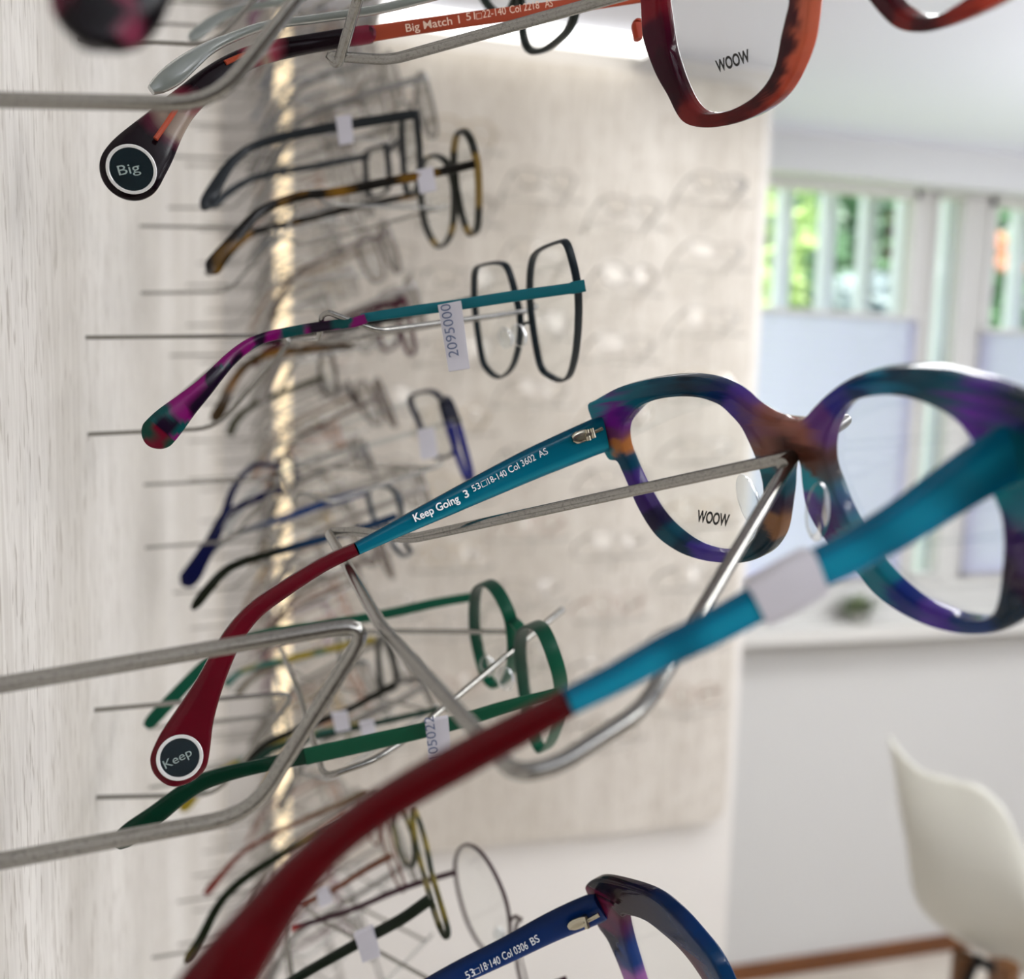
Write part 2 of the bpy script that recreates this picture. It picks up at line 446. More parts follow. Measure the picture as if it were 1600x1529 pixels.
# the wood display panel with rounded corners
def rounded_panel(x0, x1, z0, z1, y0, y1, r, n=8):
    ring = []
    for cx_, cz_, a0 in ((x1-r, z1-r, 0), (x0+r, z1-r, 90), (x0+r, z0+r, 180), (x1-r, z0+r, 270)):
        for k in range(n+1):
            a = math.radians(a0+90*k/n); ring.append((cx_+r*math.cos(a), cz_+r*math.sin(a)))
    N = len(ring); V = [(x, y0, z) for x, z in ring]+[(x, y1, z) for x, z in ring]
    Fc = [tuple(reversed(range(N))), tuple(range(N, 2*N))]+[(i, (i+1) % N, N+(i+1) % N, N+i) for i in range(N)]
    return V, Fc
v, f = rounded_panel(PX0, PX1, PB, PT, YP, YP+.029, .05)
o = mesh_obj('display_panel', v, f, PW, None, sm=False)
o['label'] = 'tall pale wood display panel with rounded corners on the far wall'; o['category'] = 'panel'
# lamps of the display
LEDW = pmat('warm_led_diffuser', (1., .80, .52), .5, emit=.55)
LEDC = pmat('cool_led_diffuser', (1., .99, .97), .5, emit=1.3)
xs0 = onY(430, 700, YP).x; xs1 = onY(454, 700, YP).x
t = thing('led_strip_light', 'warm glowing vertical light strip beside the left edge of the wood panel', 'lamp', ((xs0+xs1)/2, YP, PB))
v, f = box_vf(xs0, xs1, YP-.004, YP+.018, PB, PT+.03); mesh_obj('diffuser', v, f, LEDW, t, sm=False)
v, f = join(box_vf(xs0-.004, xs0, YP-.006, YP+.029, PB, PT+.03), box_vf(xs1, xs1+.003, YP-.006, YP+.029, PB, PT+.03), box_vf(xs0-.004, xs1+.003, YP+.018, YP+.029, PB, PT+.03))
mesh_obj('housing', v, f, WHITE, t, sm=False)
za = onY(800, 45, YP-.06).z; xe = onY(1012, 80, YP-.06).x; xb = onY(596, 40, YP-.06).x
t = thing('bar_light', 'bright white horizontal bar light above the wood panel', 'lamp', ((xb+xe)/2, YP-.05, za))
v, f = box_vf(xb, xe, YP-.075, YP-.035, za-.013, za+.012); mesh_obj('diffuser', v, f, LEDC, t, sm=False)
v, f = join(box_vf(xb-.01, xe+.01, YP-.08, YP+.03, za+.012, za+.03), box_vf(xb-.01, xb, YP-.08, YP+.03, za-.013, za+.012), box_vf(xe, xe+.01, YP-.08, YP+.03, za-.013, za+.012))
mesh_obj('housing', v, f, WHITE, t, sm=False)
# window wall: pieces round the openings
def wx(px, py=600): return onY(px, py, YWIN).x
def wz(px, py): return onY(px, py, YWIN).z
ZT = wz(1300, 287); ZB = wz(1300, 905); X0 = PX1-.1
op = [(X0+.06, wx(1416)), (wx(1441), wx(1487)), (wx(1524), wx(1760))]
pieces = [box_vf(X0, 5.2, YWIN, YWIN+.04, FLOOR, ZB), box_vf(X0, 5.2, YWIN, YWIN+.04, ZT, CEIL)]
edges = [X0]+[e for a in op for e in a]+[5.2]
for i in range(0, len(edges), 2): pieces.append(box_vf(edges[i], edges[i+1], YWIN, YWIN+.04, ZB, ZT))
v, f = join(*pieces); struct('wall_window', v, f, pmat('window_wall_paint', '#c8c7c4', .65))
v, f = box_vf(XW-.03, 5.26, -2.26, -2.2, FLOOR, CEIL); struct('wall_near', v, f, pmat('taupe_paint', '#5d564e', .7))
v, f = box_vf(5.2, 5.26, -2.2, YWIN+.25, FLOOR, CEIL); struct('wall_right', v, f, GRAYW)
v, f = box_vf(X0, 5.2, YWIN-.11, YWIN, wz(1400, 982), wz(1400, 962)); struct('trim_1', v, f, pmat('sill_white', '#cfcdc8', .5))
v, f = box_vf(PX1+.035, 5.2, YWIN-.10, YWIN, wz(1300, 287), CEIL); struct('trim_2', v, f, pmat('blind_cassette', '#d3d4d6', .6))
v, f = box_vf(PX1+.035, 5.2, YWIN-.018, YWIN, FLOOR, FLOOR+.052); struct('baseboard_window', v, f, noisy('oak_skirting', '#5e3413', '#74451f', 20, .4, vec=(.3, 1, 6)))
GLS = lensmat('window_glass', .06, (.97, .98, .98))
BLIND = bpy.data.materials.new('pleated_blind'); BLIND.use_nodes = True
nt = BLIND.node_tree; nt.nodes.clear(); out = nt.nodes.new('ShaderNodeOutputMaterial')
d1 = nt.nodes.new('ShaderNodeBsdfDiffuse'); d1.inputs[0].default_value = (.62, .63, .79, 1)
d2 = nt.nodes.new('ShaderNodeBsdfTranslucent'); d2.inputs[0].default_value = (.62, .63, .79, 1)
mx = nt.nodes.new('ShaderNodeMixShader'); mx.inputs[0].default_value = .62
nt.links.new(d1.outputs[0], mx.inputs[1]); nt.links.new(d2.outputs[0], mx.inputs[2]); nt.links.new(mx.outputs[0], out.inputs[0])
SLAT = pmat('white_post', '#dfe6ec', .5)
FRM = pmat('window_frame_white', '#d2d1cf', .45)
for i, (a, b) in enumerate(op):
    fw = .022 if i != 1 else .009
    fr = join(box_vf(a, a+fw, YWIN-.01, YWIN+.035, ZB, ZT), box_vf(b-fw, b, YWIN-.01, YWIN+.035, ZB, ZT), box_vf(a, b, YWIN-.01, YWIN+.035, ZT-fw, ZT), box_vf(a, b, YWIN-.01, YWIN+.035, ZB, ZB+fw))
    w = struct('window_%d' % (i+1), *fr, FRM)
    v, f = box_vf(a+fw, b-fw, YWIN+.02, YWIN+.03, ZB+fw, ZT-fw); mesh_obj('window_pane', v, f, GLS, w, sm=False)
    if i == 1: continue
    # pleated blind pulled half way
    zt = wz(1300 if i == 0 else 1560, 494 if i == 0 else 521); np_ = 44; V, Fc = [], []
    for k in range(np_+1):
        z = zt+(ZB+.01-zt)*k/np_; y = YWIN-.022+(.007 if k % 2 else 0)
        V += [(a-.01, y, z), (b+.01, y, z)]
    for k in range(np_): Fc.append((2*k, 2*k+1, 2*k+3, 2*k+2))
    lab = ('pleated white blind covering the lower half of the window beside the wood panel', 'pleated white blind covering the lower half of the window at the right edge')[0 if i == 0 else 1]
    t = thing('pleated_blind', lab, 'blind', ((a+b)/2, YWIN-.02, ZB), 'pleated window blinds')
    mesh_obj('pleated_fabric', V, Fc, BLIND, t, sm=False)
    v, f = box_vf(a-.01, b+.01, YWIN-.032, YWIN-.008, zt, zt+.014); mesh_obj('top_rail', v, f, FRM, t, sm=False)
# white posts outside the panes
k = 0
for px in (1222, 1290, 1352, 1408, 1477, 1540, 1589):
    c = onY(px, 400, YWIN+.22); hw = .021
    v, f = box_vf(c.x-hw, c.x+hw, YWIN+.2, YWIN+.24, FLOOR, ZT+.3)
    o = mesh_obj('railing_post', v, f, SLAT, None, sm=False); k += 1
    o['label'] = ['leftmost white vertical post outside the windows', 'second white post from the left outside the windows', 'third white post from the left outside the windows',
                  'white post behind the right edge of the first window', 'white post behind the narrow middle window', 'white post behind the left side of the right window', 'rightmost white post outside the windows'][k-1]
    o['category'] = 'post'; o['group'] = 'white posts outside the windows'
# garden
v, f = box_vf(-6, 14, YWIN+.3, 14, FLOOR-.3, FLOOR-.25); o = struct('ground', v, f, noisy('lawn', '#7d9a55', '#a9bd80', 3, .9))
def leafmat(key, c1, c2):
    m = noisy(key, c1, c2, 2.2, .45, 0, (.35, .65)); nt = m.node_tree; b = nt.nodes['Principled BSDF']
    out = [n for n in nt.nodes if n.type == 'OUTPUT_MATERIAL'][0]
    tr = nt.nodes.new('ShaderNodeBsdfTranslucent'); mx = nt.nodes.new('ShaderNodeMixShader'); mx.inputs[0].default_value = .4
    rp = [n for n in nt.nodes if n.type == 'VALTORGB'][0]; nt.links.new(rp.outputs[0], tr.inputs[0])
    nt.links.new(b.outputs[0], mx.inputs[1]); nt.links.new(tr.outputs[0], mx.inputs[2]); nt.links.new(mx.outputs[0], out.inputs[0]); return m
BUSHES = []
def bush(c, r, n, mat, label, seed, leaf=.06):
    rr = random.Random(seed); V, Fc = [], []
    t = thing('garden_bush', label, 'bush', (c[0], c[1], FLOOR-.25), 'garden bushes outside')
    for _ in range(n):
        a, b = rr.uniform(0, 6.283), rr.uniform(-1, 1); q = math.sqrt(1-b*b); d = .75+.25*rr.random()
        d *= 1+.18*noise.noise(Vector((a*2, b*3, seed)))
        p = Vector((c[0]+math.cos(a)*q*r[0]*d, c[1]+math.sin(a)*q*r[1]*d, c[2]+b*r[2]*d))
        e = Vector((rr.gauss(0, 1), rr.gauss(0, 1), rr.gauss(0, 1))).normalized(); g = e.orthogonal().normalized(); s = leaf*rr.uniform(.6, 1.4)
        k = len(V); V += [p-e*s, p+g*s*.45, p+e*s, p-g*s*.45]; Fc.append((k, k+1, k+2, k+3))
    mesh_obj('foliage', V, Fc, mat, t, sm=False)
    v, f = tube([Vector((c[0], c[1], FLOOR-.25)), Vector((c[0]+.03, c[1], c[2]-r[2]*.3)), Vector((c[0], c[1], c[2]+r[2]*.3))], [.06, .045, .02], 8)
    mesh_obj('trunk', v, f, pmat('bark', '#5b4a3a', .8), t); BUSHES.append(t)
LG = leafmat('bright_leaves', '#93bb62', '#dcecb4'); MG = leafmat('mid_leaves', '#6a9873', '#a9cbae'); DG = leafmat('dark_leaves', '#46704c', '#7fa584'); BGN = leafmat('blue_green_leaves', '#86b39c', '#cfe4da')
def gx(px, Y, py=380):
    return onY(px, py, Y)
for (px, py, Y, r, n, m, lab, leaf) in [
    (1175, 350, 4.2, (.28, .3, .75), 1500, LG, 'bright yellow-green bush outside beside the edge of the wood panel', .05),
    (1215, 440, 4.6, (.35, .3, .7), 1500, DG, 'dark green bush low behind the first post', .05),
    (1255, 370, 5.6, (.55, .4, .9), 1800, MG, 'mid-green bush between the first and second post', .06),
    (1320, 380, 5.2, (.5, .4, .9), 1800, BGN, 'pale blue-green bush between the second and third post', .06),
    (1385, 400, 4.8, (.45, .35, .9), 1800, DG, 'dark bush at the right side of the first window', .06),
    (1455, 380, 5.0, (.3, .35, 1.0), 1500, MG, 'green bush behind the narrow middle window', .05),
    (1350, 480, 4.0, (.17, .2, .16), 700, leafmat('pale_leaves', '#8fa3ac', '#c2d0d6'), 'small pale whitish shrub low behind the third post', .05),
    (1560, 360, 5.4, (.7, .4, .75), 2200, DG, 'dark green bush behind the right window', .06),
    (1650, 400, 5.0, (.6, .4, .8), 1500, MG, 'green bush at the right edge of the photo', .06)]:
    c = gx(px, Y, py); bush((c.x, c.y, c.z), r, n, m, lab, int(px), leaf)
FLW = pmat('orange_blossom', '#b87b5e', .6)
for bi, px, py, Y in ((5, 1452, 318, 4.3), (5, 1458, 345, 4.3), (7, 1560, 378, 4.5), (7, 1568, 410, 4.5), (7, 1592, 420, 4.5)):
    c = gx(px, Y, py); V, Fc = [], []
    for q in range(6):
        a = q*1.047; vv, ff = blob_vf(c+Vector((math.cos(a)*.03, 0, math.sin(a)*.03)), (Vector((1, 0, 0)), Vector((0, 1, 0)), Vector((0, 0, 1))), (.03, .02, .03), 8, 5)
        V, Fc = join((V, Fc), (vv, ff))
    mesh_obj('blossom', V, Fc, FLW, BUSHES[bi], label='pale orange blossom')
# small plant on the sill
c = onY(1340, 972, YWIN-.05); t = thing('potted_plant', 'small low dark green plant on the window sill', 'plant', (c.x, c.y, wz(1400, 962)))
V, Fc = [], []; rr = random.Random(3)
for _ in range(90):
    a = rr.uniform(0, 6.28); l = rr.uniform(.03, .085); p0 = Vector((c.x, c.y, c.z+.03)); p1 = p0+Vector((math.cos(a)*l*1.3, math.sin(a)*l*.7, rr.uniform(.0, .06)))
    s = Vector((-math.sin(a), math.cos(a), 0))*.006; k = len(V); m_ = (p0+p1)*.5+Vector((0, 0, .012)); V += [p0, m_+s, p1, m_-s]; Fc.append((k, k+1, k+2, k+3))
mesh_obj('foliage', V, Fc, noisy('sill_plant', '#6a7a55', '#8b9678', 30, .6), t, sm=False)
v, f = tube([Vector((c.x, c.y, wz(1400, 962))), Vector((c.x, c.y, c.z+.035))], [.028, .036], 20); mesh_obj('pot', v, f, pmat('grey_pot', '#8e8e86', .6), t)

# ------------------------------------------------------------------ chair
def chair():
    zc = 1500
    c = P(1560, 1330, zc)
    t = thing('shell_chair', 'white moulded plastic shell chair on wooden legs at the lower right', 'chair', (c.x, c.y, FLOOR))
    rows = [  # left px, left py, right-of-frame px, py ; bulge
        [(1390, 1150), (1412, 1180), (1445, 1205), (1490, 1217), (1530, 1228), (1568, 1262), (1600, 1325), (1640, 1410), (1690, 1480)],
        [(1399, 1200), (1422, 1228), (1455, 1255), (1495, 1272), (1535, 1290), (1572, 1325), (1606, 1380), (1648, 1445), (1692, 1500)],
        [(1408, 1260), (1430, 1290), (1462, 1315), (1500, 1335), (1540, 1355), (1577, 1385), (1613, 1430), (1652, 1480), (1694, 1520)],
        [(1419, 1320), (1440, 1348), (1470, 1372), (1508, 1392), (1547, 1410), (1584, 1436), (1620, 1470), (1657, 1510), (1697, 1540)],
        [(1428, 1385), (1450, 1402), (1480, 1420), (1517, 1438), (1555, 1455), (1592, 1476), (1627, 1503), (1662, 1534), (1700, 1560)],
        [(1447, 1425), (1468, 1440), (1495, 1455), (1529, 1470), (1565, 1485), (1600, 1503), (1634, 1526), (1668, 1552), (1704, 1580)],
        [(1490, 1462), (1505, 1470), (1527, 1480), (1555, 1492), (1585, 1505), (1615, 1522), (1645, 1542), (1675, 1565), (1708, 1595)]]
    n = len(rows); m = len(rows[0]); fine = []
    for i, r in enumerate(rows):
        L_ = []
        for j, (x, y) in enumerate(r):
            a = i/(n-1); b = j/(m-1)
            z = zc-150*math.sin(min(1, b*1.1)*math.pi*.5)*(1-.5*a)+60*(1-a)*(1-b)+70*a - 60*math.sin(a*math.pi)
            L_.append((*P(x, y, z),))
        fine.append(catmull(L_, 4))
    cols = list(zip(*fine)); cols = [catmull(list(c), 4) for c in cols]
    V = [Vector(p) for c in cols for p in c]; R = len(cols[0]); C_ = len(cols); Fc = []
    for i in range(C_-1):
        for j in range(R-1): Fc.append((i*R+j, (i+1)*R+j, (i+1)*R+j+1, i*R+j+1))
    o = mesh_obj('seat_shell', V, Fc, pmat('chair_plastic', '#cac9c0', .38), t)
    mo = o.modifiers.new('thickness', 'SOLIDIFY'); mo.thickness = .006; mo.offset = 0
    WD = noisy('chair_leg_wood', '#5c3a1c', '#714a28', 40, .45, vec=(1, 1, .1))
    BK = pmat('black_bracket', '#16181a', .4, .6)
    # legs reach the floor
    for (a, bpx) in (((1505, 1490, 1500), (1440, 1760)), ((1575, 1505, 1380), (1600, 1800)), ((1640, 1500, 1600), (1690, 1740)), ((1560, 1500, 1640), (1540, 1700))):
        top = P(*a); g = onZ(bpx[0], bpx[1], FLOOR)
        d = (Vector((top.x, top.y, 0))-Vector((c.x, c.y, 0))); g = Vector((top.x+d.x*.35, top.y+d.y*.35, FLOOR))
        v, f = tube([top, g], [.016, .011], 14); mesh_obj('leg', v, f, WD, t)
    a, b, e = P(1520, 1500, 1500), P(1590, 1530, 1420), P(1610, 1515, 1600)
    v, f = join(tube([a, b], .006, 8), tube([a, e], .006, 8), tube([P(1530, 1492, 1480), P(1500, 1560, 1480)], .006, 8)); mesh_obj('bracket', v, f, BK, t)
chair()

# ------------------------------------------------------------------ the wire display prongs
def prong_shape(Y, bpx, cpts, tip, mid_i=None):
    """bracket traced on the upright plane at depth Y; cradle from measured points; relative to the lower wall root"""
    b = [onY(x, y, Y) for x, y in bpx]
    def ext(p, q): return p+(q-p)*((XW-p.x)/(q.x-p.x))
    br = [ext(b[0], b[1])]+b[1:-1]+[ext(b[-1], b[-2])]
    rd = br[-1]; cr = [P(*p) for p in cpts]
    return rd, [p-rd for p in br], [p-rd for p in cr], P(*tip)-rd
PR_A = prong_shape(.200, [(0, 1070), (582, 971), (392, 1272), (0, 1345)],
    [(1240, 712, 217), (1003, 1110, 157), (870, 1196, 150), (805, 1209, 148), (597, 980, 203), (513, 832, 294), (555, 829, 288), (640, 842, 276), (1240, 712, 217)], (1322, 655, 240))
PR_D = prong_shape(.385, [(150, 527), (463, 524), (337, 669), (145, 678)],
    [(822, 486, 352), (590, 517, 283), (514, 488, 279), (503, 492, 279), (499, 528, 284), (466, 531, 378), (440, 532, 452), (448, 512, 450), (510, 535, 438), (822, 486, 352)], (838, 478, 356))
PR_E = prong_shape(.385, [(160, 1108), (464, 1081), (338, 1241), (165, 1245)],
    [(836, 987, 372), (630, 1158, 312), (583, 1188, 302), (525, 1208, 298), (511, 1211, 298), (503, 1203, 300), (469, 1087, 379), (437, 1008, 452), (452, 990, 450), (620, 986, 430), (836, 987, 372)], (880, 951, 388))
PR_B = prong_shape(.200, [(0, -118), (580, -150), (335, 163), (0, 156)],
    [(1305, -100, 215), (1020, -350, 157), (880, -420, 150), (815, -430, 148), (602, -160, 203), (562, -10, 258), (528, 101, 268), (513, 87, 268), (609, 94, 268), (1305, -100, 215)], (1385, -158, 240))
RD = PR_A[0]
def prong(shape, label, root, rot=None, k=10, group='wire display prongs', r1=.0015, r2=.0015):
    t = thing('wire_prong', label, 'display prong', root, group); root = Vector(root)
    _, BR, CR, TIP = shape; AP = CR[0]; d = TIP-AP
    mesh_obj('wall_bracket', *tube(fillet([root+p for p in BR], .008, 5), r1, k), STEEL, t)
    mesh_obj('cradle', *join(tube(fillet([root+p for p in CR], .0045, 5), r2, k), tube([root+AP-d*.2, root+AP+d*.95, root+AP+d*.985, root+TIP], [r2, r2*1.2, r2*1.1, r2*.6], k)), STEEL, t)
    return t
def copy_thing(t, loc, rotm=None, label=None, group=None):
    r = t.copy(); COL.objects.link(r)
    r.location = loc
    if rotm is not None: r.rotation_mode = 'QUATERNION'; r.rotation_quaternion = rotm.to_quaternion()
    if label: r['label'] = label
    if group: r['group'] = group
    for ch in list(t.children):
        c = ch.copy(); COL.objects.link(c); c.parent = r
        for g in list(ch.children):
            d = g.copy(); COL.objects.link(d); d.parent = c
    return r
p_hero = prong(PR_A, 'thick silver wire prong carrying the multicoloured blue spectacles in the middle', RD, r1=.0018)
p_top = prong(PR_B, 'thick silver wire prong at the top carrying the plum and coral spectacles', PR_B[0])
p_gen = prong(PR_D, 'thin silver wire prong carrying the teal hexagonal spectacles', PR_D[0], r1=.00085, r2=.0009)
p_e = prong(PR_E, 'thin silver wire prong carrying the round green spectacles', PR_E[0], r1=.0010, r2=.0011)
S_ROW = .142
zodd = RD.z; zeven = PR_D[0].z
COLY = [.200, .385, .565, .745, .925, .1105*10, 1.285, 1.465, 1.645, 1.825]
names_col = ['first', 'second', 'third', 'fourth', 'fifth', 'sixth', 'seventh', 'eighth', 'ninth', 'tenth']
ordn = ['topmost']+[w+' from top' for w in 'second third fourth fifth sixth seventh eighth ninth tenth eleventh twelfth thirteenth fourteenth fifteenth'.split()]
SITES = []
for ci, Y in enumerate(COLY):
    zb = zodd if ci % 2 == 0 else zeven
    half = .56*Y+.06
    n = 0
    for k in range(12, -13, -1):
        z = zb+S_ROW*k
        dz = z-CAMH+Y*.12
        if abs(dz) > half or z > CEIL-.08 or z < PB-.05: continue
        SITES.append((ci, n, k, Vector((XW, Y, z)))); n += 1
for ci, n, k, root in SITES:
    if (ci == 0 and k in (0, 1)) or (ci == 1 and k in (0, -1)): continue
    copy_thing(p_hero if ci == 0 else p_gen, root, None, 'silver wire prong on left wall, %s column from camera, %s' % (names_col[ci], ordn[n]))

# ------------------------------------------------------------------ the multicoloured spectacles in the middle
HF = Face((65.655, -1.111, 220.8), .0021)
def uvs(face, pts): return [face.uv(x, y) for x, y in pts]
HOLE_L = [(984, 648), (1000, 634), (1025, 625), (1055, 621), (1085, 622), (1107, 627.5), (1125, 636), (1140, 650), (1155, 667), (1167, 690), (1178, 715), (1186, 740), (1190, 765), (1189, 790), (1183, 820), (1172, 845), (1150, 862), (1120, 864), (1095, 859), (1070, 847), (1047, 830), (1026, 808), (1008, 780), (992, 750), (979, 720), (970, 695), (970, 668)]
HOLE_R = [(1300, 659), (1318, 635), (1341, 624), (1374, 619), (1406, 621), (1441, 631), (1474, 647), (1500, 668), (1522, 700), (1538, 740), (1550, 777), (1561, 806), (1565, 844), (1563, 888), (1556, 939), (1545, 962), (1524, 971), (1494, 968), (1465, 958), (1424, 939), (1388, 909), (1362, 878), (1338, 840), (1316, 800), (1300, 760), (1289, 727), (1289, 690)]
OUTER = [(916, 634), (927, 626), (962, 607), (1000, 596), (1037, 590), (1075, 589), (1107, 594), (1132, 604), (1150, 616), (1165, 630), (1182, 642), (1202, 652), (1225, 657), (1250, 656), (1268, 638), (1288, 618), (1318, 596), (1353, 582), (1406, 575), (1453, 578), (1494, 588), (1538, 601), (1583, 618), (1625, 636), (1668, 660), (1672, 690), (1660, 740), (1640, 800), (1640, 860), (1632, 920), (1605, 962), (1583, 979), (1553, 991), (1518, 994), (1483, 990), (1441, 977), (1400, 956), (1365, 930), (1335, 894), (1305, 866), (1285, 841), (1271, 821), (1257, 791), (1251, 756), (1248, 727), (1240, 712), (1231, 716), (1226, 740), (1225, 765), (1222, 790), (1217, 825), (1210, 845), (1195, 865), (1175, 876), (1150, 881), (1120, 880), (1090, 875), (1060, 864), (1030, 844), (1010, 820), (992, 788), (980, 760), (970, 737), (962, 722), (950, 719), (941, 705), (932, 685), (924, 660)]
ANCH = [(925, 635, '#1b8ba2'), (985, 612, '#12677f'), (1040, 604, '#0c4a63'), (1075, 604, '#072a3f'), (1100, 612, '#0d3c5c'), (1122, 622, '#14295f'), (1140, 640, '#4c3396'), (1160, 655, '#5d3c80'), (1180, 668, '#8a5560'), (1205, 672, '#8d5244'), (1240, 676, '#a8695a'), (1225, 697, '#4a2018'), (1190, 702, '#8d5a4c'), (1192, 728, '#0f7c8c'), (1200, 745, '#0a5868'),
        (955, 655, '#7a2298'), (975, 650, '#5c2288'), (958, 680, '#783a70'), (965, 697, '#c97f45'), (948, 712, '#1590a0'), (973, 722, '#0d4a66'), (985, 750, '#4b2f8a'), (1000, 785, '#3f2370'), (1020, 815, '#20183f'), (1040, 840, '#12556a'), (1062, 858, '#0b3550'), (1095, 869, '#4e3ea2'), (1125, 873, '#5a48a8'), (1160, 872, '#0d4250'), (1195, 850, '#0a2a38'), (1208, 815, '#9a6c4a'), (1205, 785, '#281c3e'),
        (1275, 645, '#70408e'), (1300, 620, '#2e2c96'), (1335, 600, '#14386a'), (1370, 598, '#1b80a8'), (1405, 596, '#0a3a56'), (1450, 605, '#0b5068'), (1490, 615, '#0d5f78'), (1515, 640, '#7a2ac0'), (1545, 660, '#4c2398'), (1565, 690, '#0e6a7a'), (1600, 650, '#082c3c'), (1560, 745, '#1592a2'), (1600, 800, '#1d7f96'), (1585, 850, '#45286a'), (1580, 900, '#311a3e'), (1575, 950, '#0b2c44'), (1520, 984, '#153f80'), (1460, 970, '#5534aa'), (1410, 945, '#112e86'), (1365, 905, '#0e7c92'), (1335, 870, '#0fa0aa'), (1262, 725, '#643a2c'), (1262, 752, '#14a8bc'), (1268, 790, '#6d4ea8'), (1290, 820, '#4a2a70')]
hinge_w = HF.w(*HF.uv(935, 680))
hero = thing('spectacles', 'blue, teal and purple patterned acetate spectacles in the middle with dark red temple tips', 'spectacles', HF.w(0, 0, 2))
hl, hr, ho = uvs(HF, HOLE_L), uvs(HF, HOLE_R), uvs(HF, OUTER)
fr = plate_front('frame_front', HF, ho, [hl, hr], 4.2, .9, ACET, hero, ANCH)
la = lens_mesh('lens', HF, hl, hero); lb = lens_mesh('lens', HF, hr, hero)
t = text('lens_print', 'WOOW', P(1088, 814, 244), P(1138, 822, 234), .0029, PRINT, la, lift=.0, bold=.034); 
HT = lambda c: lin(c)
RED, REDD, TEAL, TEALD, TEALL = lin('#6a0c16'), lin('#5d0d18'), lin('#0b90b0'), lin('#075f80'), lin('#3fd0e6')
def mixc(a, b, t): t = max(0, min(1, t)); return tuple(x*(1-t)+y*t for x, y in zip(a, b))
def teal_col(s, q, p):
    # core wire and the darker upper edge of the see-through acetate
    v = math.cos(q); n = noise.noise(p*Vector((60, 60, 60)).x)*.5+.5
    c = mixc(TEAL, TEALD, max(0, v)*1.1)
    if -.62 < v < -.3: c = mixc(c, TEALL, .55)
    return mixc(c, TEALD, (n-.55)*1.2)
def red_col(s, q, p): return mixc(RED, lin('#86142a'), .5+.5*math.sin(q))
def zT(x): return 252+(x-557)*27.5/387
T1 = [(x, y, zT(x), w) for x, y, w in ((944, 678, 56), (928, 683, 56), (890, 699, 54), (830, 725, 50), (760, 758, 43), (700, 787, 36), (630, 821, 28), (557, 857, 20.5))]
T1R = [(557, 857, 252, 20.5), (530, 869, 251.5, 22), (499, 885, 251, 23), (450, 916, 250, 25), (403, 949, 249, 28), (371, 984, 247, 31), (349, 1022, 246, 35), (327, 1069, 244, 43), (305, 1117, 243, 60), (290, 1155, 242, 79), (281, 1183, 241, 87)]
T1R = rcap(T1R)
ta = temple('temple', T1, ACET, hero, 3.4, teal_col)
tb = temple('temple_tip', T1R, GLOSS, ta, 3.8, red_col); tb['label'] = 'dark red temple tip'
def dircam(c): return (CAM-c).normalized()
c0 = P(281, 1183, 240)+dircam(P(281, 1183, 240))*.0017
rg = disc('ring', c0, dircam(c0)*1.0-UW*-.2, 34.6*.240/F, .0006, pmat('white_ring', '#e8e8e6', .25, .2), tb, inner=29*.240/F)
dk = disc('badge', c0, dircam(c0)+UW*.2, 30*.240/F, .0004, pmat('badge_black', '#0d1f26', .2), tb)
text('badge_print', 'Keep', P(259, 1201, 235.8), P(301, 1179, 235.8), .0021, pmat('grey_print', '#9fb0ae', .5), dk, lift=.0002)
# writing on the inner side of the far temple
zt = lambda x: zT(x)-2.6
for s, a, b, h in (('Keep Going', (649, 815), (719, 783), .0021), ('3', (727, 778), (734, 775), .0021), ('53\u25a118-140', (740, 768), (792, 742), .0018), ('Col 3602', (797, 739), (838, 718), .0019), ('AS', (844, 715), (857, 708), .0019)):
    if '\u25a1' in s:
        text('temple_print', '53', P(740, 768, zt(740)), P(752, 762, zt(752)), h, TXT, ta)
        text('temple_print', '18-140', P(765, 756, zt(765)), P(793, 742, zt(793)), h, TXT, ta)
        q = [P(x, y, zt(x)) for x, y in ((754, 761), (762, 757), (759, 749), (751, 753), (754, 761))]
        mesh_obj('temple_print', *tube([a_.lerp(b_, t_) for a_, b_ in zip(q[:-1], q[1:]) for t_ in (0, .5)]+[q[-1]], .00008, 4), TXT, ta)
    else: text('temple_print', s, P(*a, zt(a[0])), P(*b, zt(b[0])), h, TXT, ta, bold=(.02 if 'Keep' in s or s == '3' else 0))
# hinge
c = P(922, 680, 277.5)
hv = join(ribbon([P(894, 686, 273.4), P(900, 684, 273.8), P(910, 681, 274.5), P(917, 678.5, 275)], UW, [.0017, .0034, .0036, .003], .0012, 12)[:2],
          ribbon([P(915, 680, 274.4), P(925, 676, 274.8), P(934, 672.5, 275.4), P(941, 669, 275.8)], UW, [.0012]*4, .0012, 10)[:2],
          tube([P(916, 671, 274.8), P(920, 688, 275)], .0009, 12), tube([P(924, 669, 274.8), P(928, 684, 275)], .0008, 12))
mesh_obj('hinge', *hv, CHROME, hero, label='silver hinge')
T2 = [(1640, 680, 149, 96), (1590, 702, 148, 96), (1530, 736, 147, 92), (1460, 782, 146, 84), (1400, 822, 145, 76), (1330, 862, 144, 70), (1270, 892, 143, 64), (1190, 938, 142, 60), (1110, 982, 141, 56), (1040, 1016, 140, 52), (960, 1060, 139, 46), (888, 1096, 138, 42)]
T2R = [(888, 1096, 138, 42), (860, 1112, 138, 46), (745, 1174, 136, 56), (640, 1232, 134, 57), (560, 1284, 132, 58), (504, 1330, 131, 62), (450, 1388, 129, 74), (410, 1440, 128, 88), (372, 1492, 126, 104), (338, 1545, 125, 124), (312, 1600, 124, 146), (298, 1640, 123, 150)]
T2R = rcap(T2R)
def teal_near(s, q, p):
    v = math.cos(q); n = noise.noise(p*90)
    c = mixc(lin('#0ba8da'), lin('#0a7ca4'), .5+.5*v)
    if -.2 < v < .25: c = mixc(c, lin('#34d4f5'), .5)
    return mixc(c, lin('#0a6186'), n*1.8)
tc_ = temple('temple', T2, ACET, hero, 3.4, teal_near)
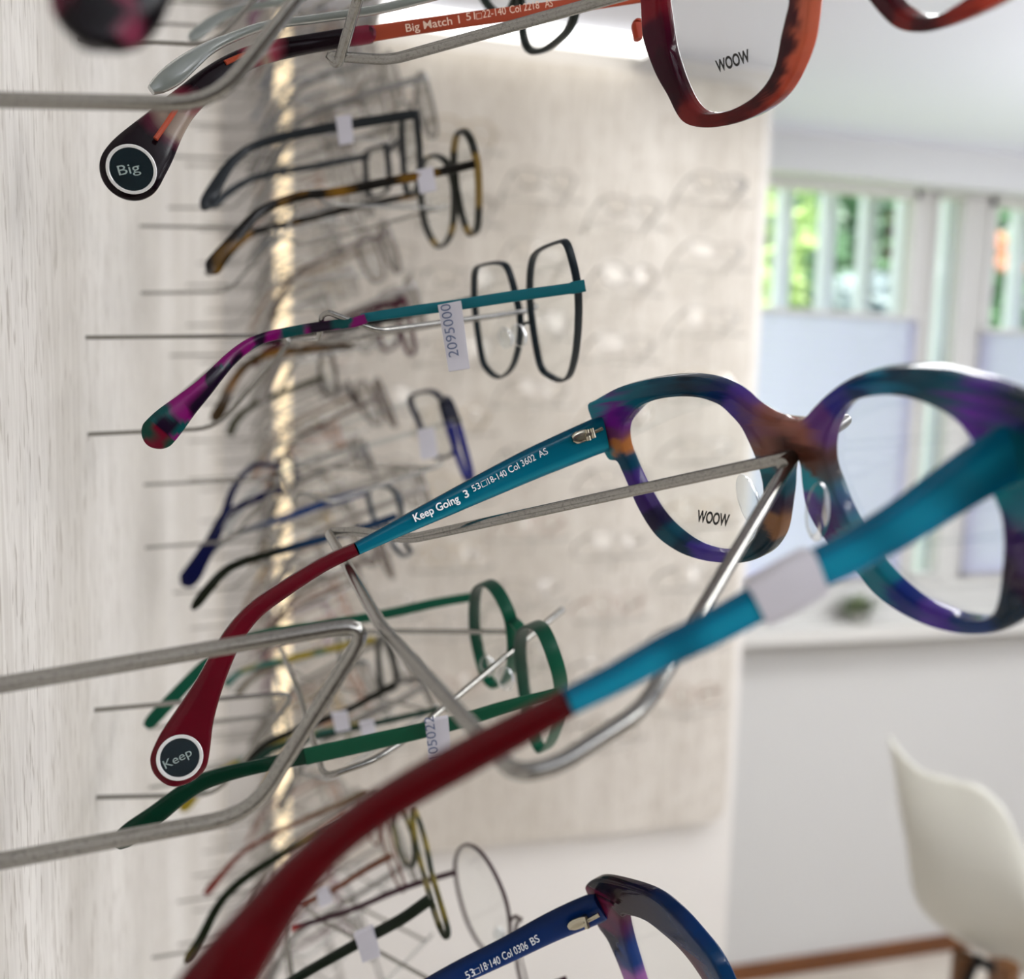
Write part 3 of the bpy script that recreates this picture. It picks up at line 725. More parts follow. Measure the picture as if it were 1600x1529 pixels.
td = temple('temple_tip', T2R, GLOSS, tc_, 3.8, lambda s, q, p: RED); td['label'] = 'dark red temple tip'
# paper tag wrapped round the near temple
tg = [P(1170, 922, 139), P(1252, 868, 139.6), P(1285, 935, 139.6), P(1215, 984, 139)]
V, Fc, _ = ribbon([P(1180, 944, 142), P(1205, 930, 142), P(1235, 913, 142), P(1272, 892, 142.8)], UW, [.0072, .0079, .0082, .0080], .0046, 16, 4)
o = mesh_obj('price_tag', V, Fc, TAGM, tc_, label='white paper price tag')
# saddle pads at the nose
for (x, y, z, hh, ww, tl) in ((1171, 783, 236, .0085, .0026, -.1), (1278, 800, 196, .0085, .0034, .35)):
    cc = P(x, y, z); up = (VW+UW*tl).normalized()
    mesh_obj('nose_pad', *blob_vf(cc, (UW, up, NW), (ww*.55, hh*.85, .003), 18, 12), PADM, hero, label='clear nose pad')

# ------------------------------------------------------------------ coral spectacles at the top
dA = Vector(((1085-1130)/F*250, (198-881)/F*250, 0))
AF = Face(HF.O+dA, .0021)
A_HL = [(1030, 0), (1035, 37), (1041, 75), (1051, 109), (1062, 139), (1075, 163), (1090, 177), (1109, 179), (1139, 172.5), (1169, 156), (1191, 135), (1206, 109), (1213, 82), (1217, 60), (1224, 30), (1230, 0), (1226, -40), (1195, -75), (1140, -92), (1085, -85), (1045, -60), (1030, -30)]
A_O = [(998, 0), (1000, 35), (1004, 67), (1022, 116), (1041, 150), (1056, 180), (1071, 195), (1097, 200.5), (1127, 198), (1161, 189), (1195, 171), (1221, 146), (1240, 112), (1255, 71), (1262, 30), (1267, -10), (1280, -50), (1305, -70), (1325, -50), (1340, -22), (1354, 0), (1375, 26), (1397, 45), (1424, 52), (1457, 49), (1506, 32), (1562, 4), (1620, -40), (1680, -110), (1700, -200), (1690, -290), (1600, -330), (1480, -320), (1400, -270), (1340, -200), (1290, -150), (1230, -125), (1150, -125), (1070, -120), (1010, -95), (990, -50)]
A_HR = [(1390, 0), (1412, 21), (1435, 28), (1465, 22), (1502, 0), (1560, -40), (1610, -100), (1640, -180), (1620, -250), (1540, -280), (1460, -265), (1400, -215), (1370, -150), (1365, -80), (1375, -30)]
A_AN = [(1005, 10, '#8e2230'), (1015, 60, '#4c0c28'), (1030, 110, '#3c0920'), (1050, 160, '#3a0a1c'), (1070, 190, '#8a2b2a'), (1110, 192, '#74201f'), (1150, 186, '#5c1418'), (1190, 168, '#8a2a26'), (1208, 158, '#b5402f'), (1230, 130, '#d95c42'), (1244, 100, '#e86a4c'), (1252, 70, '#ee7454'), (1216, 105, '#3f0e18'), (1221, 70, '#42101a'), (1202, 135, '#3a0c14'), (1183, 152, '#4a1016'), (1258, 30, '#ea7a5c'), (1228, 80, '#42101a'), (1236, 20, '#4a121c'), (1300, -60, '#b84a38'), (1380, 25, '#4a0c1c'), (1410, 45, '#8a2020'), (1450, 42, '#4a0c18'), (1500, 25, '#a62c22'), (1560, 0, '#e0503a'), (1650, -100, '#5a1020'), (1500, -300, '#5a1020'), (1200, -110, '#42101a'), (1050, -105, '#42101a')]
tA = thing('spectacles', 'plum and coral spectacles at the top with a flat orange temple', 'spectacles', AF.w(0, 0, 2))
hA, hB, oA = uvs(AF, A_HL), uvs(AF, A_HR), uvs(AF, A_O)
plate_front('frame_front', AF, oA, [hA, hB], 4.2, .9, ACET, tA, A_AN)
l1 = lens_mesh('lens', AF, hA, tA); lens_mesh('lens', AF, hB, tA)
text('lens_print', 'WOOW', P(1121, 113, 244), P(1173, 95, 234), .0028, PRINT, l1, bold=.034)
OR = lin('#ee6a48')
tO = temple('temple', [(1010, -8, 283, 20), (950, 1, 282, 20), (850, 15, 281, 20.5), (750, 28, 280, 21), (650, 42, 279, 22), (573, 54, 278, 23)], METC, tA, 1.2, col=OR, power=6)
def tort_A(s, q, p):
    dk, cl, pk = lin('#1d0a16'), lin('#cdb7a4'), lin('#a83a52')
    n = noise.noise(p*120)*.035
    t_ = s+n
    segs = [(0, pk), (.035, pk), (.07, dk), (.27, dk), (.31, lin('#c9566a')), (.345, cl), (.375, pk), (.41, dk), (.60, dk), (.645, pk), (.675, cl), (.735, cl), (.765, lin('#6a1c3a')), (.80, dk), (1.01, dk)]
    for (a, ca), (b, cb) in zip(segs[:-1], segs[1:]):
        if a <= t_ <= b: return mixc(ca, cb, (t_-a)/(b-a))
    return dk
TA_ = [(578, 53, 278, 22), (574, 54, 278, 27), (521, 62, 276, 27), (469, 71, 273, 28), (429, 79, 271, 30), (390, 90, 268, 32), (358, 106, 265, 35), (327, 127, 262, 38), (303, 148, 259, 42), (280, 170, 257, 48), (258, 196, 255, 60), (235, 226, 253, 78), (216, 250, 251, 89), (205, 266, 250, 92)]
TA_ = rcap(TA_)
tO2 = temple('temple_tip', TA_, GLOSS, tO, 3.8, tort_A, sub=8); tO2['label'] = 'dark plum tortoiseshell temple tip with a clear patch'
cw = [P(285, 155, 254.6), P(262, 190, 252), P(243, 217, 250.5)]
mesh_obj('core_wire', *tube(cw, .0007, 8), METC, tO2, cols=[OR]*24)
cw = [P(398, 82, 266), P(375, 88, 265), P(352, 98, 262.5)]
mesh_obj('core_wire', *tube(cw, .0007, 8), METC, tO2, cols=[OR]*24)
c0 = P(205.5, 264.5, 249)+dircam(P(205, 264, 249))*.0017
disc('ring', c0, dircam(c0)+UW*.2, 37*.249/F, .0006, MATS['white_ring'], tO2, inner=32*.249/F)
dk = disc('badge', c0, dircam(c0)+UW*.2, 33*.249/F, .0004, MATS['badge_black'], tO2)
text('badge_print', 'Big', P(186.5, 274, 244.6), P(220, 268, 244.6), .0024, MATS['grey_print'], dk, lift=.0002)
for s, a, b, h in (('Big Match 1', (635, 50), (719, 36), .0021), ('51', (729, 32), (743, 30), .0020), ('22-140', (755, 28), (791, 22), .0020), ('Col 2218', (797, 21), (843, 13), .0020), ('AS', (852, 12), (864, 10), .0020)):
    text('temple_print', s, P(*a, 277.2), P(*b, 277.2), h, pmat('cream_print', '#f6d9c4', .5), tO, bold=(.008 if 'Big' in s else 0))
q = [P(x, y, 277.2) for x, y in ((745, 30), (753, 28.5), (752, 20), (744, 21.5), (745, 30))]
mesh_obj('temple_print', *tube(q, .00008, 4), MATS['cream_print'], tO)
v, f, _c = ribbon([P(996, 32, 277), P(996, 42, 277), P(997, 62, 277)], UW, [.002, .0034, .002], .003, 10)
mesh_obj('hinge', v, f, METC, tA, cols=[lin('#e2502e')]*len(v), label='orange metal hinge')
temple('temple', [(1700, -220, 150, 60), (1450, -330, 148, 60), (1100, -420, 145, 60), (800, -400, 140, 60), (520, -330, 134, 64), (380, -240, 128, 80), (280, -150, 124, 110), (205, -60, 121, 150), (172, -12, 120, 166), (152, 28, 119.5, 148), (140, 55, 119, 100), (135, 70, 119, 40), (134, 74, 119, 12)], GLOSS, tA, 4., lambda s, q, p: mixc(lin('#12070f'), lin('#b04868'), (noise.noise(p*230)-.18)*4 if s > .955 else 0))

# ------------------------------------------------------------------ navy spectacles at the bottom
pC = HF.cam(*HF.uv(918, 632)); tgt = Vector(((918-CX)/F*pC.z, (1380-CY)/F*pC.z, pC.z))
CF = Face(HF.O+(tgt-pC), .0021)
tC = thing('spectacles', 'navy blue spectacles with a pink-edged front at the bottom', 'spectacles', CF.w(0, 0, 2))
class Sh: pass
AC = []
for x, y, c_ in ANCH:
    u, v_ = HF.uv(x, y); AC.append((u, v_))
def cat_eye(pts):     # a slimmer, swept variant of the same lens shape
    return pts
CHL = uvs(CF, [(969, 1433), (985, 1432), (1008, 1440), (1031, 1457), (1061, 1484), (1087, 1517), (1112, 1560), (1128, 1610), (1130, 1660), (1110, 1700), (1085, 1700), (1055, 1670), (1025, 1615), (1003, 1560), (990, 1520), (975, 1469)])
CO = uvs(CF, [(913, 1384), (928, 1374), (960, 1379), (1012, 1397), (1050, 1427), (1084, 1465), (1110, 1499), (1132, 1542), (1150, 1590)])
CO2 = uvs(CF, [(1155, 1690), (1125, 1735), (1085, 1735), (1045, 1700), (1010, 1640), (985, 1570), (971, 1525), (949, 1472), (932, 1446), (922, 1412), (915, 1395)])
def mirror(pts): return [(-u, v_) for u, v_ in pts]
inner_u = -9.
def clampu(pts): return pts
top = CO; bot = CO2
outerC = top+[(-6, top[-1][1]-1), (6, top[-1][1]-1)]+mirror(top)[::-1]+mirror(bot)[::-1][0:]+[(5, top[-1][1]-7), (-5, top[-1][1]-7)]+bot
okC = all(u < -4 for u, _ in top+bot)
NV = [(928, 1380, '#16202c'), (960, 1395, '#2a1420'), (1000, 1410, '#1a1030'), (1040, 1440, '#0a2650'), (1080, 1480, '#0c3468'), (1115, 1520, '#0d3a66'), (925, 1400, '#8a2a50'), (940, 1440, '#6a2450'), (955, 1470, '#141c38'), (985, 1500, '#2a4a90'), (1000, 1545, '#b070b8'), (1080, 1500, '#5a1834')]
if not okC:
    s_ = 4+max(u for u, _ in top+bot); top = [(u-s_, v_) for u, v_ in top]
plate_front('frame_front', CF, outerC, [CHL, mirror(CHL)[::-1]], 4.2, .9, ACET, tC, NV)
lens_mesh('lens', CF, CHL, tC); lens_mesh('lens', CF, mirror(CHL)[::-1], tC)
NB = lin('#0c4aa8')
tN = temple('temple', [(940, 1416, 279.5, 50), (922, 1422, 280.5, 54), (862, 1448, 281, 50), (787, 1486, 281, 43), (712, 1522, 280, 38), (620, 1570, 279, 28), (540, 1612, 277, 24), (440, 1680, 272, 28), (370, 1770, 262, 40), (320, 1880, 254, 80), (305, 1920, 252, 60), (300, 1935, 251, 10)], ACET, tC, 3.4, lambda s, q, p: mixc(NB, lin('#0a2a5c'), .5+.5*math.cos(q)))
temple('temple', [(1700, 1900, 149, 90), (1400, 2050, 146, 76), (1100, 2200, 142, 60), (800, 2350, 138, 56), (600, 2500, 133, 90), (560, 2560, 130, 40)], ACET, tC, 3.4, col=NB)
text('temple_print', '53', P(730, 1530, 277.3), P(743, 1523, 277.3), .0021, TXT, tN); text('temple_print', '18\u00b7140', P(754, 1517.5, 277.3), P(783, 1504, 277.3), .0021, TXT, tN)
text('temple_print', 'Col 0306', P(787, 1500, 277.3), P(826, 1481, 277.3), .0021, TXT, tN); text('temple_print', 'BS', P(832, 1477, 277.3), P(844, 1470, 277.3), .0021, TXT, tN)
q = [P(x, y, 277.3) for x, y in ((743, 1523), (751, 1519), (748, 1511), (740, 1515), (743, 1523))]
mesh_obj('temple_print', *tube(q, .00008, 4), TXT, tN)
hv = join(ribbon([P(888, 1448, 277.8), P(895, 1445, 277.6), P(908, 1440, 277.4), P(915, 1437, 277.2)], UW, [.0017, .0034, .0036, .003], .0012, 12)[:2],
          ribbon([P(912, 1440, 277), P(925, 1434, 277), P(936, 1428, 276.6)], UW, [.0012]*3, .0012, 10)[:2], tube([P(913, 1430, 277.2), P(918, 1449, 277.2)], .0009, 12))
mesh_obj('hinge', *hv, CHROME, tC, label='silver hinge')

# ------------------------------------------------------------------ other spectacles on the left wall, traced one by one
rims3_link = (0, 0)
def specs(label, center, rims, depth, thick, rimcol, temples, bridge=None, tags=(), pads=(), k=.0012, rimf=None, matf=None, lens=True, rims3=None):
    fc = face_at(*center, k=k); t = thing('spectacles', label, 'spectacles', fc.w(0, 0))
    V, Fc, C = [], [], []
    cf = rimf or (lambda s, u, v_: rimcol)
    if rims3:
        lens = False
        for r in rims3+[[rims3[0][rims3_link[0]], rims3[1][rims3_link[1]]]]:
            pts = [P(*q) for q in r]; cl = len(r) > 2
            if cl: pts = [Vector(q) for q in catmull([tuple(q) for q in pts], 5, True)]
            v, f = tube(pts, thick*.0005, 8, cl); V, Fc = join((V, Fc), (v, f)); C += [mixc(rimcol, lin('#a5902a') if rimf else rimcol, noise.noise(Vector(q)*90)*2.5) for q in v]
            if cl:
                cen = sum(pts, Vector())/len(pts); vv = [cen]+pts+[cen+NW*.001]+[q+NW*.001 for q in pts]; n_ = len(pts); ff = []
                for i in range(n_):
                    j = (i+1) % n_; ff += [(0, 1+i, 1+j), (n_+1, n_+2+j, n_+2+i), (1+i, n_+2+i, n_+2+j, 1+j)]
                mesh_obj('lens', vv, ff, LENS, t)
    for r in ([] if rims3 else rims):
        v, f, c = rim_vf(fc, uvs(fc, r), depth, thick, colf=cf); V, Fc = join((V, Fc), (v, f)); C += c
    if rims3: bridge = None
    elif not bridge:
        a, b = min(((p, q) for p in rims[0] for q in rims[1]), key=lambda w: (w[0][0]-w[1][0])**2+(w[0][1]-w[1][1])**2)
        bridge = [a, ((a[0]+b[0])/2, (a[1]+b[1])/2-2), b]
    if bridge:
        v, f, c = rim_vf(fc, uvs(fc, bridge), depth*.8, thick*1.2, closed=False, colf=cf, n0=.5); V, Fc = join((V, Fc), (v, f)); C += c
    mesh_obj('frame_front', V, Fc, matf or METC, t, C)
    if lens:
        for r in rims: lens_mesh('lens', fc, uvs(fc, r), t, n=-.5, t=1.)
    for tp in temples:
        o = temple('temple', tp[0], tp[2] if len(tp) > 2 else METC, t, tp[3] if len(tp) > 3 else 2., (tp[1] if callable(tp[1]) else None), col=(None if callable(tp[1]) else tp[1]))
        if len(tp) > 4:
            e = temple('temple_tip', tp[4], GLOSS, o, 2.6, tp[5] if callable(tp[5]) else None, col=None if callable(tp[5]) else tp[5])
    for tg_ in tags: paper_tag(t, *tg_[:1], **(tg_[1] if len(tg_) > 1 else {}))
    for (x, y, z, r) in pads:
        mesh_obj('nose_pad', *blob_vf(P(x, y, z), (UW, VW, NW), (r*.5, r, r*.7), 14, 9), PADM, t)
    return t
DKT = lin('#1b2a33'); TL = lin('#138594')
def magenta(s, q, p):
    n = noise.noise(p*130); m = noise.noise(p*130+Vector((9, 3, 1)))
    c = lin('#a01082')
    if n > .10: c = mixc(c, lin('#0c5f60'), (n-.10)*14)
    if m > .16: c = mixc(c, lin('#220a2c'), (m-.16)*12)
    if s > .93: c = mixc(lin('#0c5546'), lin('#8a0a30'), m*6)
    return c
def tube_rest(*a): return None
ZSC = 1.085
specs('teal and dark grey hexagonal metal spectacles with magenta tortoiseshell tips', (818, 488, 327),
      [[(744, 420), (757, 413), (783, 411), (795, 423), (806, 462), (813, 500), (811, 537), (802, 570), (787.5, 587), (773, 587), (757, 570), (750, 542), (742, 481), (741, 444)],
       [(832, 406), (844, 390), (872, 378), (884, 379), (893, 402), (902, 444), (904, 491), (900, 547), (891, 584), (879, 594), (862.5, 589), (846, 575), (837, 537.5), (829, 481), (828, 439)]],
      2.6, 1.1, DKT,
      [([(914, 446, 264, 19), (893, 450, 264, 19), (891, 450.5, 264, 17), (800, 463, 263, 17.5), (715, 476, 262, 17), (640, 486, 261, 16), (565, 497, 260, 14)], TL, METC, 1.6,
        rcap([(572, 497, 259, 15), (550, 504, 259, 16), (495, 511, 258, 16), (450, 519, 257, 16), (412, 528, 255, 17), (385, 541, 253, 19), (360, 561, 251, 21), (340, 582, 249, 24), (317, 607, 247, 30), (290, 633, 245, 39), (265, 658, 243, 50), (249, 675, 242, 53)]), magenta),
       ([(741, 466, 392, 9), (640, 492, 390, 9), (560, 508, 388, 9), (480, 520, 384, 10), (400, 538, 378, 11), (340, 575, 372, 13), (290, 620, 366, 18), (262, 645, 362, 20), (252, 652, 361, 8)], lin('#141c20'))],
      bridge=[(811, 512), (818, 506), (829, 503)],
      tags=[([(684, 477, 258), (720, 470, 258), (734, 575, 258), (701, 580, 258)], dict(txt='2095000', ink0=(717, 556, 257.5), ink1=(703, 474, 257.5), h=.0030))],
      pads=[(790, 528, 330, .0042), (811, 524, 305, .0042)])
ZSC = 1.12
GR = lin('#0d7554'); GRD = lin('#12483a')
def grc(s, u, v_): return mixc(GR, GRD, .5+.5*math.sin(s*6.28*1+1))
specs('round green metal spectacles with long green temples below the middle', (807, 1032, 326),
      [[(757, 910), (745, 922), (741, 950), (742, 985), (750, 1026), (761, 1058), (776, 1071), (790, 1062), (801, 1030), (799, 974), (787, 940), (772, 917)],
       [(829, 975), (818, 984), (813, 1005), (814, 1037), (821, 1090), (832, 1142), (847, 1171), (862, 1157), (874, 1112), (876, 1067), (866, 1026), (851, 989), (840, 977)]],
      5.0, 1.1, GR,
      [([(872, 1082, 268, 16), (787, 1105, 267, 21), (720, 1126, 266, 23), (664, 1140, 265, 25), (562, 1163, 263, 27), (476, 1182, 261, 27)], lin('#0f6a4a'), METC, 1.8,
        [(477, 1181, 261, 26), (412, 1195, 259, 22), (360, 1207, 256, 24), (315, 1222, 253, 27), (281, 1243, 250, 29), (244, 1272, 247, 32), (206, 1299, 245, 34), (192, 1312, 244, 30), (184, 1320, 244, 16)], lin('#08402c')),
       ([(738, 932, 388, 14), (675, 943, 387, 15), (607, 958, 386, 15), (500, 977, 384, 14), (420, 988, 380, 14), (360, 1008, 376, 15), (322, 1037, 372, 18), (262, 1099, 366, 21), (236, 1127, 364, 20), (228, 1136, 363, 10)], lin('#0b6a4e'))],
      bridge=[(799, 970), (806, 976), (815, 988)], rimf=grc,
      tags=[([(664, 1128, 261), (699, 1121, 261), (706, 1200, 261), (672, 1212, 261)], dict(txt='9105022', ink0=(688, 1200, 260.5), ink1=(677, 1118, 260.5), h=.0030))],
      pads=[(762, 1040, 345, .0045), (790, 1060, 315, .0050)])
ZSC = 1.0
def tortoise(s, q, p):
    n = noise.noise(p*85); return mixc(lin('#17130e'), lin('#a9791f'), (n-.05)*3.5)
def tort_rim(s, u, v_): return lin('#1e2116') if noise.noise(Vector((u*.11, v_*.11, 1))) < .2 else lin('#a98a45')
specs('round dark tortoiseshell spectacles with gold flecks above the teal pair', (703, 290, 480),
      [[(677, 243), (661, 255), (656, 285), (659, 320), (666, 355), (680, 381), (694, 383), (706, 360), (710, 320), (708, 284), (697, 253)],
       [(724, 204), (713, 215), (709, 245), (712, 284), (722, 336), (734, 365), (745, 358), (748, 317), (746, 261), (737, 222)]],
      3.6, 1.7, lin('#1e2116'),
      [([(742, 256, 416, 13), (690, 268, 415, 13), (600, 285, 414, 14), (525, 300, 412, 14), (470, 306, 410, 14), (425, 321, 406, 14), (400, 336, 403, 15), (380, 357, 400, 17), (360, 382, 397, 21), (342, 404, 395, 25), (332, 418, 394, 26), (326, 425, 393, 10)], tortoise, GLOSS, 2.6),
       ([(650, 305, 545, 9), (600, 314, 544, 10), (537, 328, 542, 10), (462, 347, 538, 10), (412, 358, 534, 10), (385, 370, 530, 11), (360, 392, 526, 14), (340, 415, 523, 16), (322, 428, 521, 8)], tortoise, GLOSS, 2.6)],
      rimf=tort_rim, bridge=[(697, 262), (703, 258), (711, 262)], tags=[([(650, 266, 413), (676, 260, 413), (682, 296, 413), (656, 302, 413)],)])
GB = lin('#2c3238')
specs('dark grey rectangular spectacles at the upper left above the tortoiseshell pair', (612, 250, 520),
      [[(572, 240), (598, 228), (604, 232), (608, 280), (602, 300), (580, 306), (574, 290)],
       [(628, 190), (646, 176), (650, 182), (656, 250), (652, 292), (640, 304), (632, 280)]],
      3.2, 1.6, GB,
      [([(648, 178, 432, 14), (600, 186, 431, 15), (525, 198, 430, 15), (450, 212, 427, 13), (400, 227, 423, 12), (375, 242, 420, 13), (355, 263, 417, 16), (332, 300, 413, 21), (322, 318, 412, 20), (317, 327, 411, 8)], lin('#30363b'), GLOSS, 2.4),
       ([(578, 243, 560, 9), (500, 258, 558, 10), (425, 271, 554, 10), (387, 282, 550, 10), (355, 302, 546, 12), (338, 318, 543, 12), (330, 326, 542, 6)], lin('#394148'), GLOSS, 2.4)],
      bridge=[(606, 238), (616, 226), (629, 216)], tags=[([(524, 182, 428), (548, 178, 428), (552, 222, 428), (530, 226, 428)],)])
NVY = lin('#1a2140')
specs('navy spectacles with see-through temples hanging below the teal pair', (690, 668, 560),
      [[(641, 624), (656, 613), (679, 613), (694, 632), (704, 662), (711, 698), (702, 712), (682, 714), (668, 700), (656, 664)],
       [(690, 628), (700, 624), (712, 650), (726, 700), (736, 742), (730, 748), (718, 720), (702, 672)]],
      3.6, 2.0, NVY,
      [([(722, 655, 480, 10), (660, 672, 480, 10), (560, 700, 478, 10), (480, 722, 474, 10), (420, 745, 470, 12), (370, 800, 466, 16), (352, 830, 464, 16)], lin('#b8b9b4'), PADM, 2.4),
       ([(642, 628, 620, 8), (560, 655, 618, 8), (480, 682, 614, 8), (420, 705, 610, 9), (385, 740, 606, 11)], lin('#b8b9b4'), PADM, 2.4)],
      rimf=lambda s, u, v_: lin('#1c2a9a') if (u > 10 and v_ < 5) else NVY, tags=[([(652, 672, 474), (678, 668, 474), (684, 714, 474), (658, 718, 474)],)])
BL = lin('#1f4f9a')
def blfade(s, q, p): return mixc(BL, lin('#8b8f92'), (s-.45)*3)
specs('bright blue spectacles with grey front left of the lettered teal temple', (610, 812, 560),
      [[(576, 765), (600, 759), (614, 765), (624, 782), (626, 812), (616, 826), (596, 826), (582, 804)],
       [(604, 812), (622, 792), (634, 796), (640, 830), (642, 862), (630, 868), (614, 850)]],
      3.2, 1.6, lin('#5c6672'),
      [([(620, 806, 480, 11), (562, 826, 480, 12), (500, 843, 478, 12), (462, 853, 475, 12), (425, 864, 472, 12), (378, 878, 468, 13), (350, 893, 465, 14), (325, 920, 461, 16), (308, 942, 459, 15), (300, 952, 458, 6)], lambda s, q, p: mixc(lin('#1a4470'), lin('#23281c'), (s-.4)*6), GLOSS, 2.2),
       ([(577, 766, 630, 11), (512, 785, 629, 12), (450, 807, 627, 11), (400, 823, 623, 9), (362, 837, 620, 8), (330, 862, 616, 9)], blfade, GLOSS, 2.2)])
specs('deep navy spectacles seen by their crossed temple tips at the left wall', (470, 740, 760),
      [[(440, 720), (456, 712), (462, 740), (456, 768), (444, 770), (438, 745)], [(472, 716), (486, 712), (492, 742), (486, 772), (474, 772), (468, 745)]],
      3., 1.6, lin('#24244a'),
      [([(438, 764, 600, 13), (405, 777, 598, 13), (375, 791, 595, 12), (350, 808, 590, 16), (332, 843, 586, 20), (315, 872, 583, 25), (300, 897, 581, 30), (290, 908, 580, 26), (284, 912, 580, 8)], lin('#141a52'), GLOSS, 2.6),
       ([(440, 730, 590, 7), (400, 726, 590, 8), (378, 744, 588, 9), (362, 770, 585, 11), (350, 806, 582, 13), (336, 840, 580, 12)], lin('#1c2356'), GLOSS, 2.)])
def olive(s, q, p):
    n = noise.noise(p*70); return mixc(lin('#1f2a18'), lin('#8d7a1c'), (n-.02)*3)
rims3_link = (3, 10)
specs('olive and yellow tortoiseshell spectacles behind the near red temple tip', (652, 1350, 420), [],
      4.0, 2.4, lin('#2a3520'),
      [([(672, 1404, 350, 18), (630, 1434, 349, 18), (579, 1462, 348, 17), (540, 1484, 347, 16), (475, 1521, 344, 15), (400, 1570, 338, 18)], lambda s, q, p: lin('#1c2a1c'), GLOSS, 2.8),
       ([(612, 1262, 480, 10), (560, 1278, 479, 11), (503, 1303, 477, 12), (458, 1325, 474, 12), (419, 1347, 470, 12), (377, 1376, 465, 13), (350, 1402, 461, 13), (333, 1428, 458, 14), (315, 1465, 454, 16), (298, 1494, 451, 18), (290, 1504, 450, 8)], olive, GLOSS, 2.6)],
      rimf=True, rims3=[[(612, 1262, 478), (620, 1254, 470), (632, 1272, 452), (643, 1300, 438), (648, 1335, 430), (644, 1352, 434), (632, 1346, 450), (620, 1318, 466)], [(644, 1262, 425), (655, 1282, 410), (666, 1318, 396), (674, 1360, 384), (686, 1402, 372), (700, 1452, 362), (695, 1462, 362), (684, 1440, 366), (674, 1408, 350), (664, 1372, 388), (650, 1318, 412)]], tags=[([(553, 1462, 343), (580, 1450, 343), (594, 1494, 343), (566, 1504, 343)],)])
PU = lin('#4a2634')
specs('thin round purple metal spectacles at the bottom beside the navy pair', (802, 1440, 400),
      [[(729, 1319), (716, 1330), (711, 1352), (716, 1392), (731, 1442), (752, 1478), (775, 1492), (792, 1480), (797, 1450), (790, 1405), (772, 1362), (750, 1330)],
       [(815, 1434), (806, 1450), (806, 1490), (816, 1540), (840, 1590), (868, 1600), (888, 1580), (890, 1535), (876, 1494), (855, 1462), (832, 1440)]],
      1.6, 1.2, PU,
      [([(712, 1362, 452, 9), (630, 1387, 450, 10), (551, 1420, 447, 9), (469, 1446, 442, 9), (455, 1451, 441, 12)], lambda s, q, p: mixc(PU, lin('#d8382c'), (s-.94)*20), METC, 1.4),
       ([(886, 1530, 345, 12), (760, 1580, 343, 12), (640, 1640, 340, 12), (560, 1720, 334, 16)], PU)],
      bridge=[(796, 1440), (803, 1432), (812, 1438)], pads=[(780, 1460, 420, .004), (812, 1470, 392, .004)])
PK = lin('#a8705f')
rims3_link = (3, 7)
specs('thin rose-brown spectacles partly behind the near red temple', (600, 1330, 520),
      [],
      2.6, 1.5, lin('#8c5a4a'),
      [([(572, 1238, 580, 9), (531, 1257, 579, 9), (475, 1280, 577, 8), (419, 1307, 573, 8), (377, 1333, 569, 8), (348, 1364, 565, 10), (328, 1388, 562, 13), (320, 1397, 561, 7)], lambda s, q, p: mixc(lin('#8a7452'), lin('#a04a44'), s), GLOSS, 2.),
       ([(612, 1336, 470, 10), (573, 1357, 469, 10), (520, 1390, 466, 9), (470, 1412, 462, 9)], lin('#96604a'), GLOSS, 2.)], rims3=[[(562, 1244, 582), (573, 1237, 578), (582, 1262, 560), (592, 1296, 545), (590, 1318, 545), (578, 1310, 560), (567, 1278, 575)], [(593, 1278, 535), (601, 1278, 525), (612, 1320, 505), (620, 1345, 490), (632, 1380, 478), (628, 1392, 478), (614, 1366, 490), (601, 1322, 515)]], tags=[([(492, 1392, 462), (510, 1386, 462), (520, 1410, 462), (500, 1418, 462)],)])
BK_ = lin('#262b28')
specs('dark angular spectacles between the wire bracket and the green pair', (645, 1060, 540),
      [[(592, 998), (604, 996), (614, 1030), (620, 1068), (610, 1080), (598, 1076), (592, 1040)], [(652, 982), (676, 966), (688, 990), (698, 1060), (708, 1108), (694, 1116), (668, 1112), (656, 1060)]],
      3.4, 1.6, BK_,
      [([(700, 1104, 460, 9), (675, 1110, 460, 9), (625, 1121, 459, 9), (550, 1138, 457, 9), (500, 1150, 454, 9), (430, 1168, 450, 10), (395, 1195, 447, 12)], lin('#1f4a3c')),
       ([(618, 1068, 520, 11), (575, 1092, 519, 11), (537, 1112, 518, 11), (475, 1136, 515, 11), (420, 1160, 511, 12), (380, 1195, 508, 14)], lin('#24261f'), GLOSS, 2.4)],
      tags=[([(518, 1116, 452), (540, 1112, 452), (547, 1140, 452), (524, 1144, 452)],), ([(561, 1130, 452), (582, 1126, 452), (588, 1148, 452), (566, 1152, 452)],)])
def yellow(s, q, p):
    n = noise.noise(p*60); return mixc(lin('#c2ab38'), lin('#2f8478'), n*5)
specs('yellow and teal flecked spectacles in the row behind the wire bracket', (560, 1010, 700),
      [[(528, 988), (540, 984), (548, 1006), (552, 1032), (544, 1040), (534, 1030)], [(566, 990), (580, 984), (590, 1010), (594, 1040), (584, 1048), (572, 1036)]],
      3., 1.6, lin('#31505a'),
      [([(586, 998, 620, 10), (512, 1015, 618, 11), (465, 1026, 615, 11), (412, 1038, 611, 9), (375, 1051, 607, 9), (352, 1070, 604, 12)], yellow, GLOSS, 2.2),
       ([(530, 1010, 760, 8), (460, 1030, 758, 8), (400, 1055, 754, 8), (370, 1085, 750, 10)], lin('#7b6f55'), GLOSS, 2.2)])
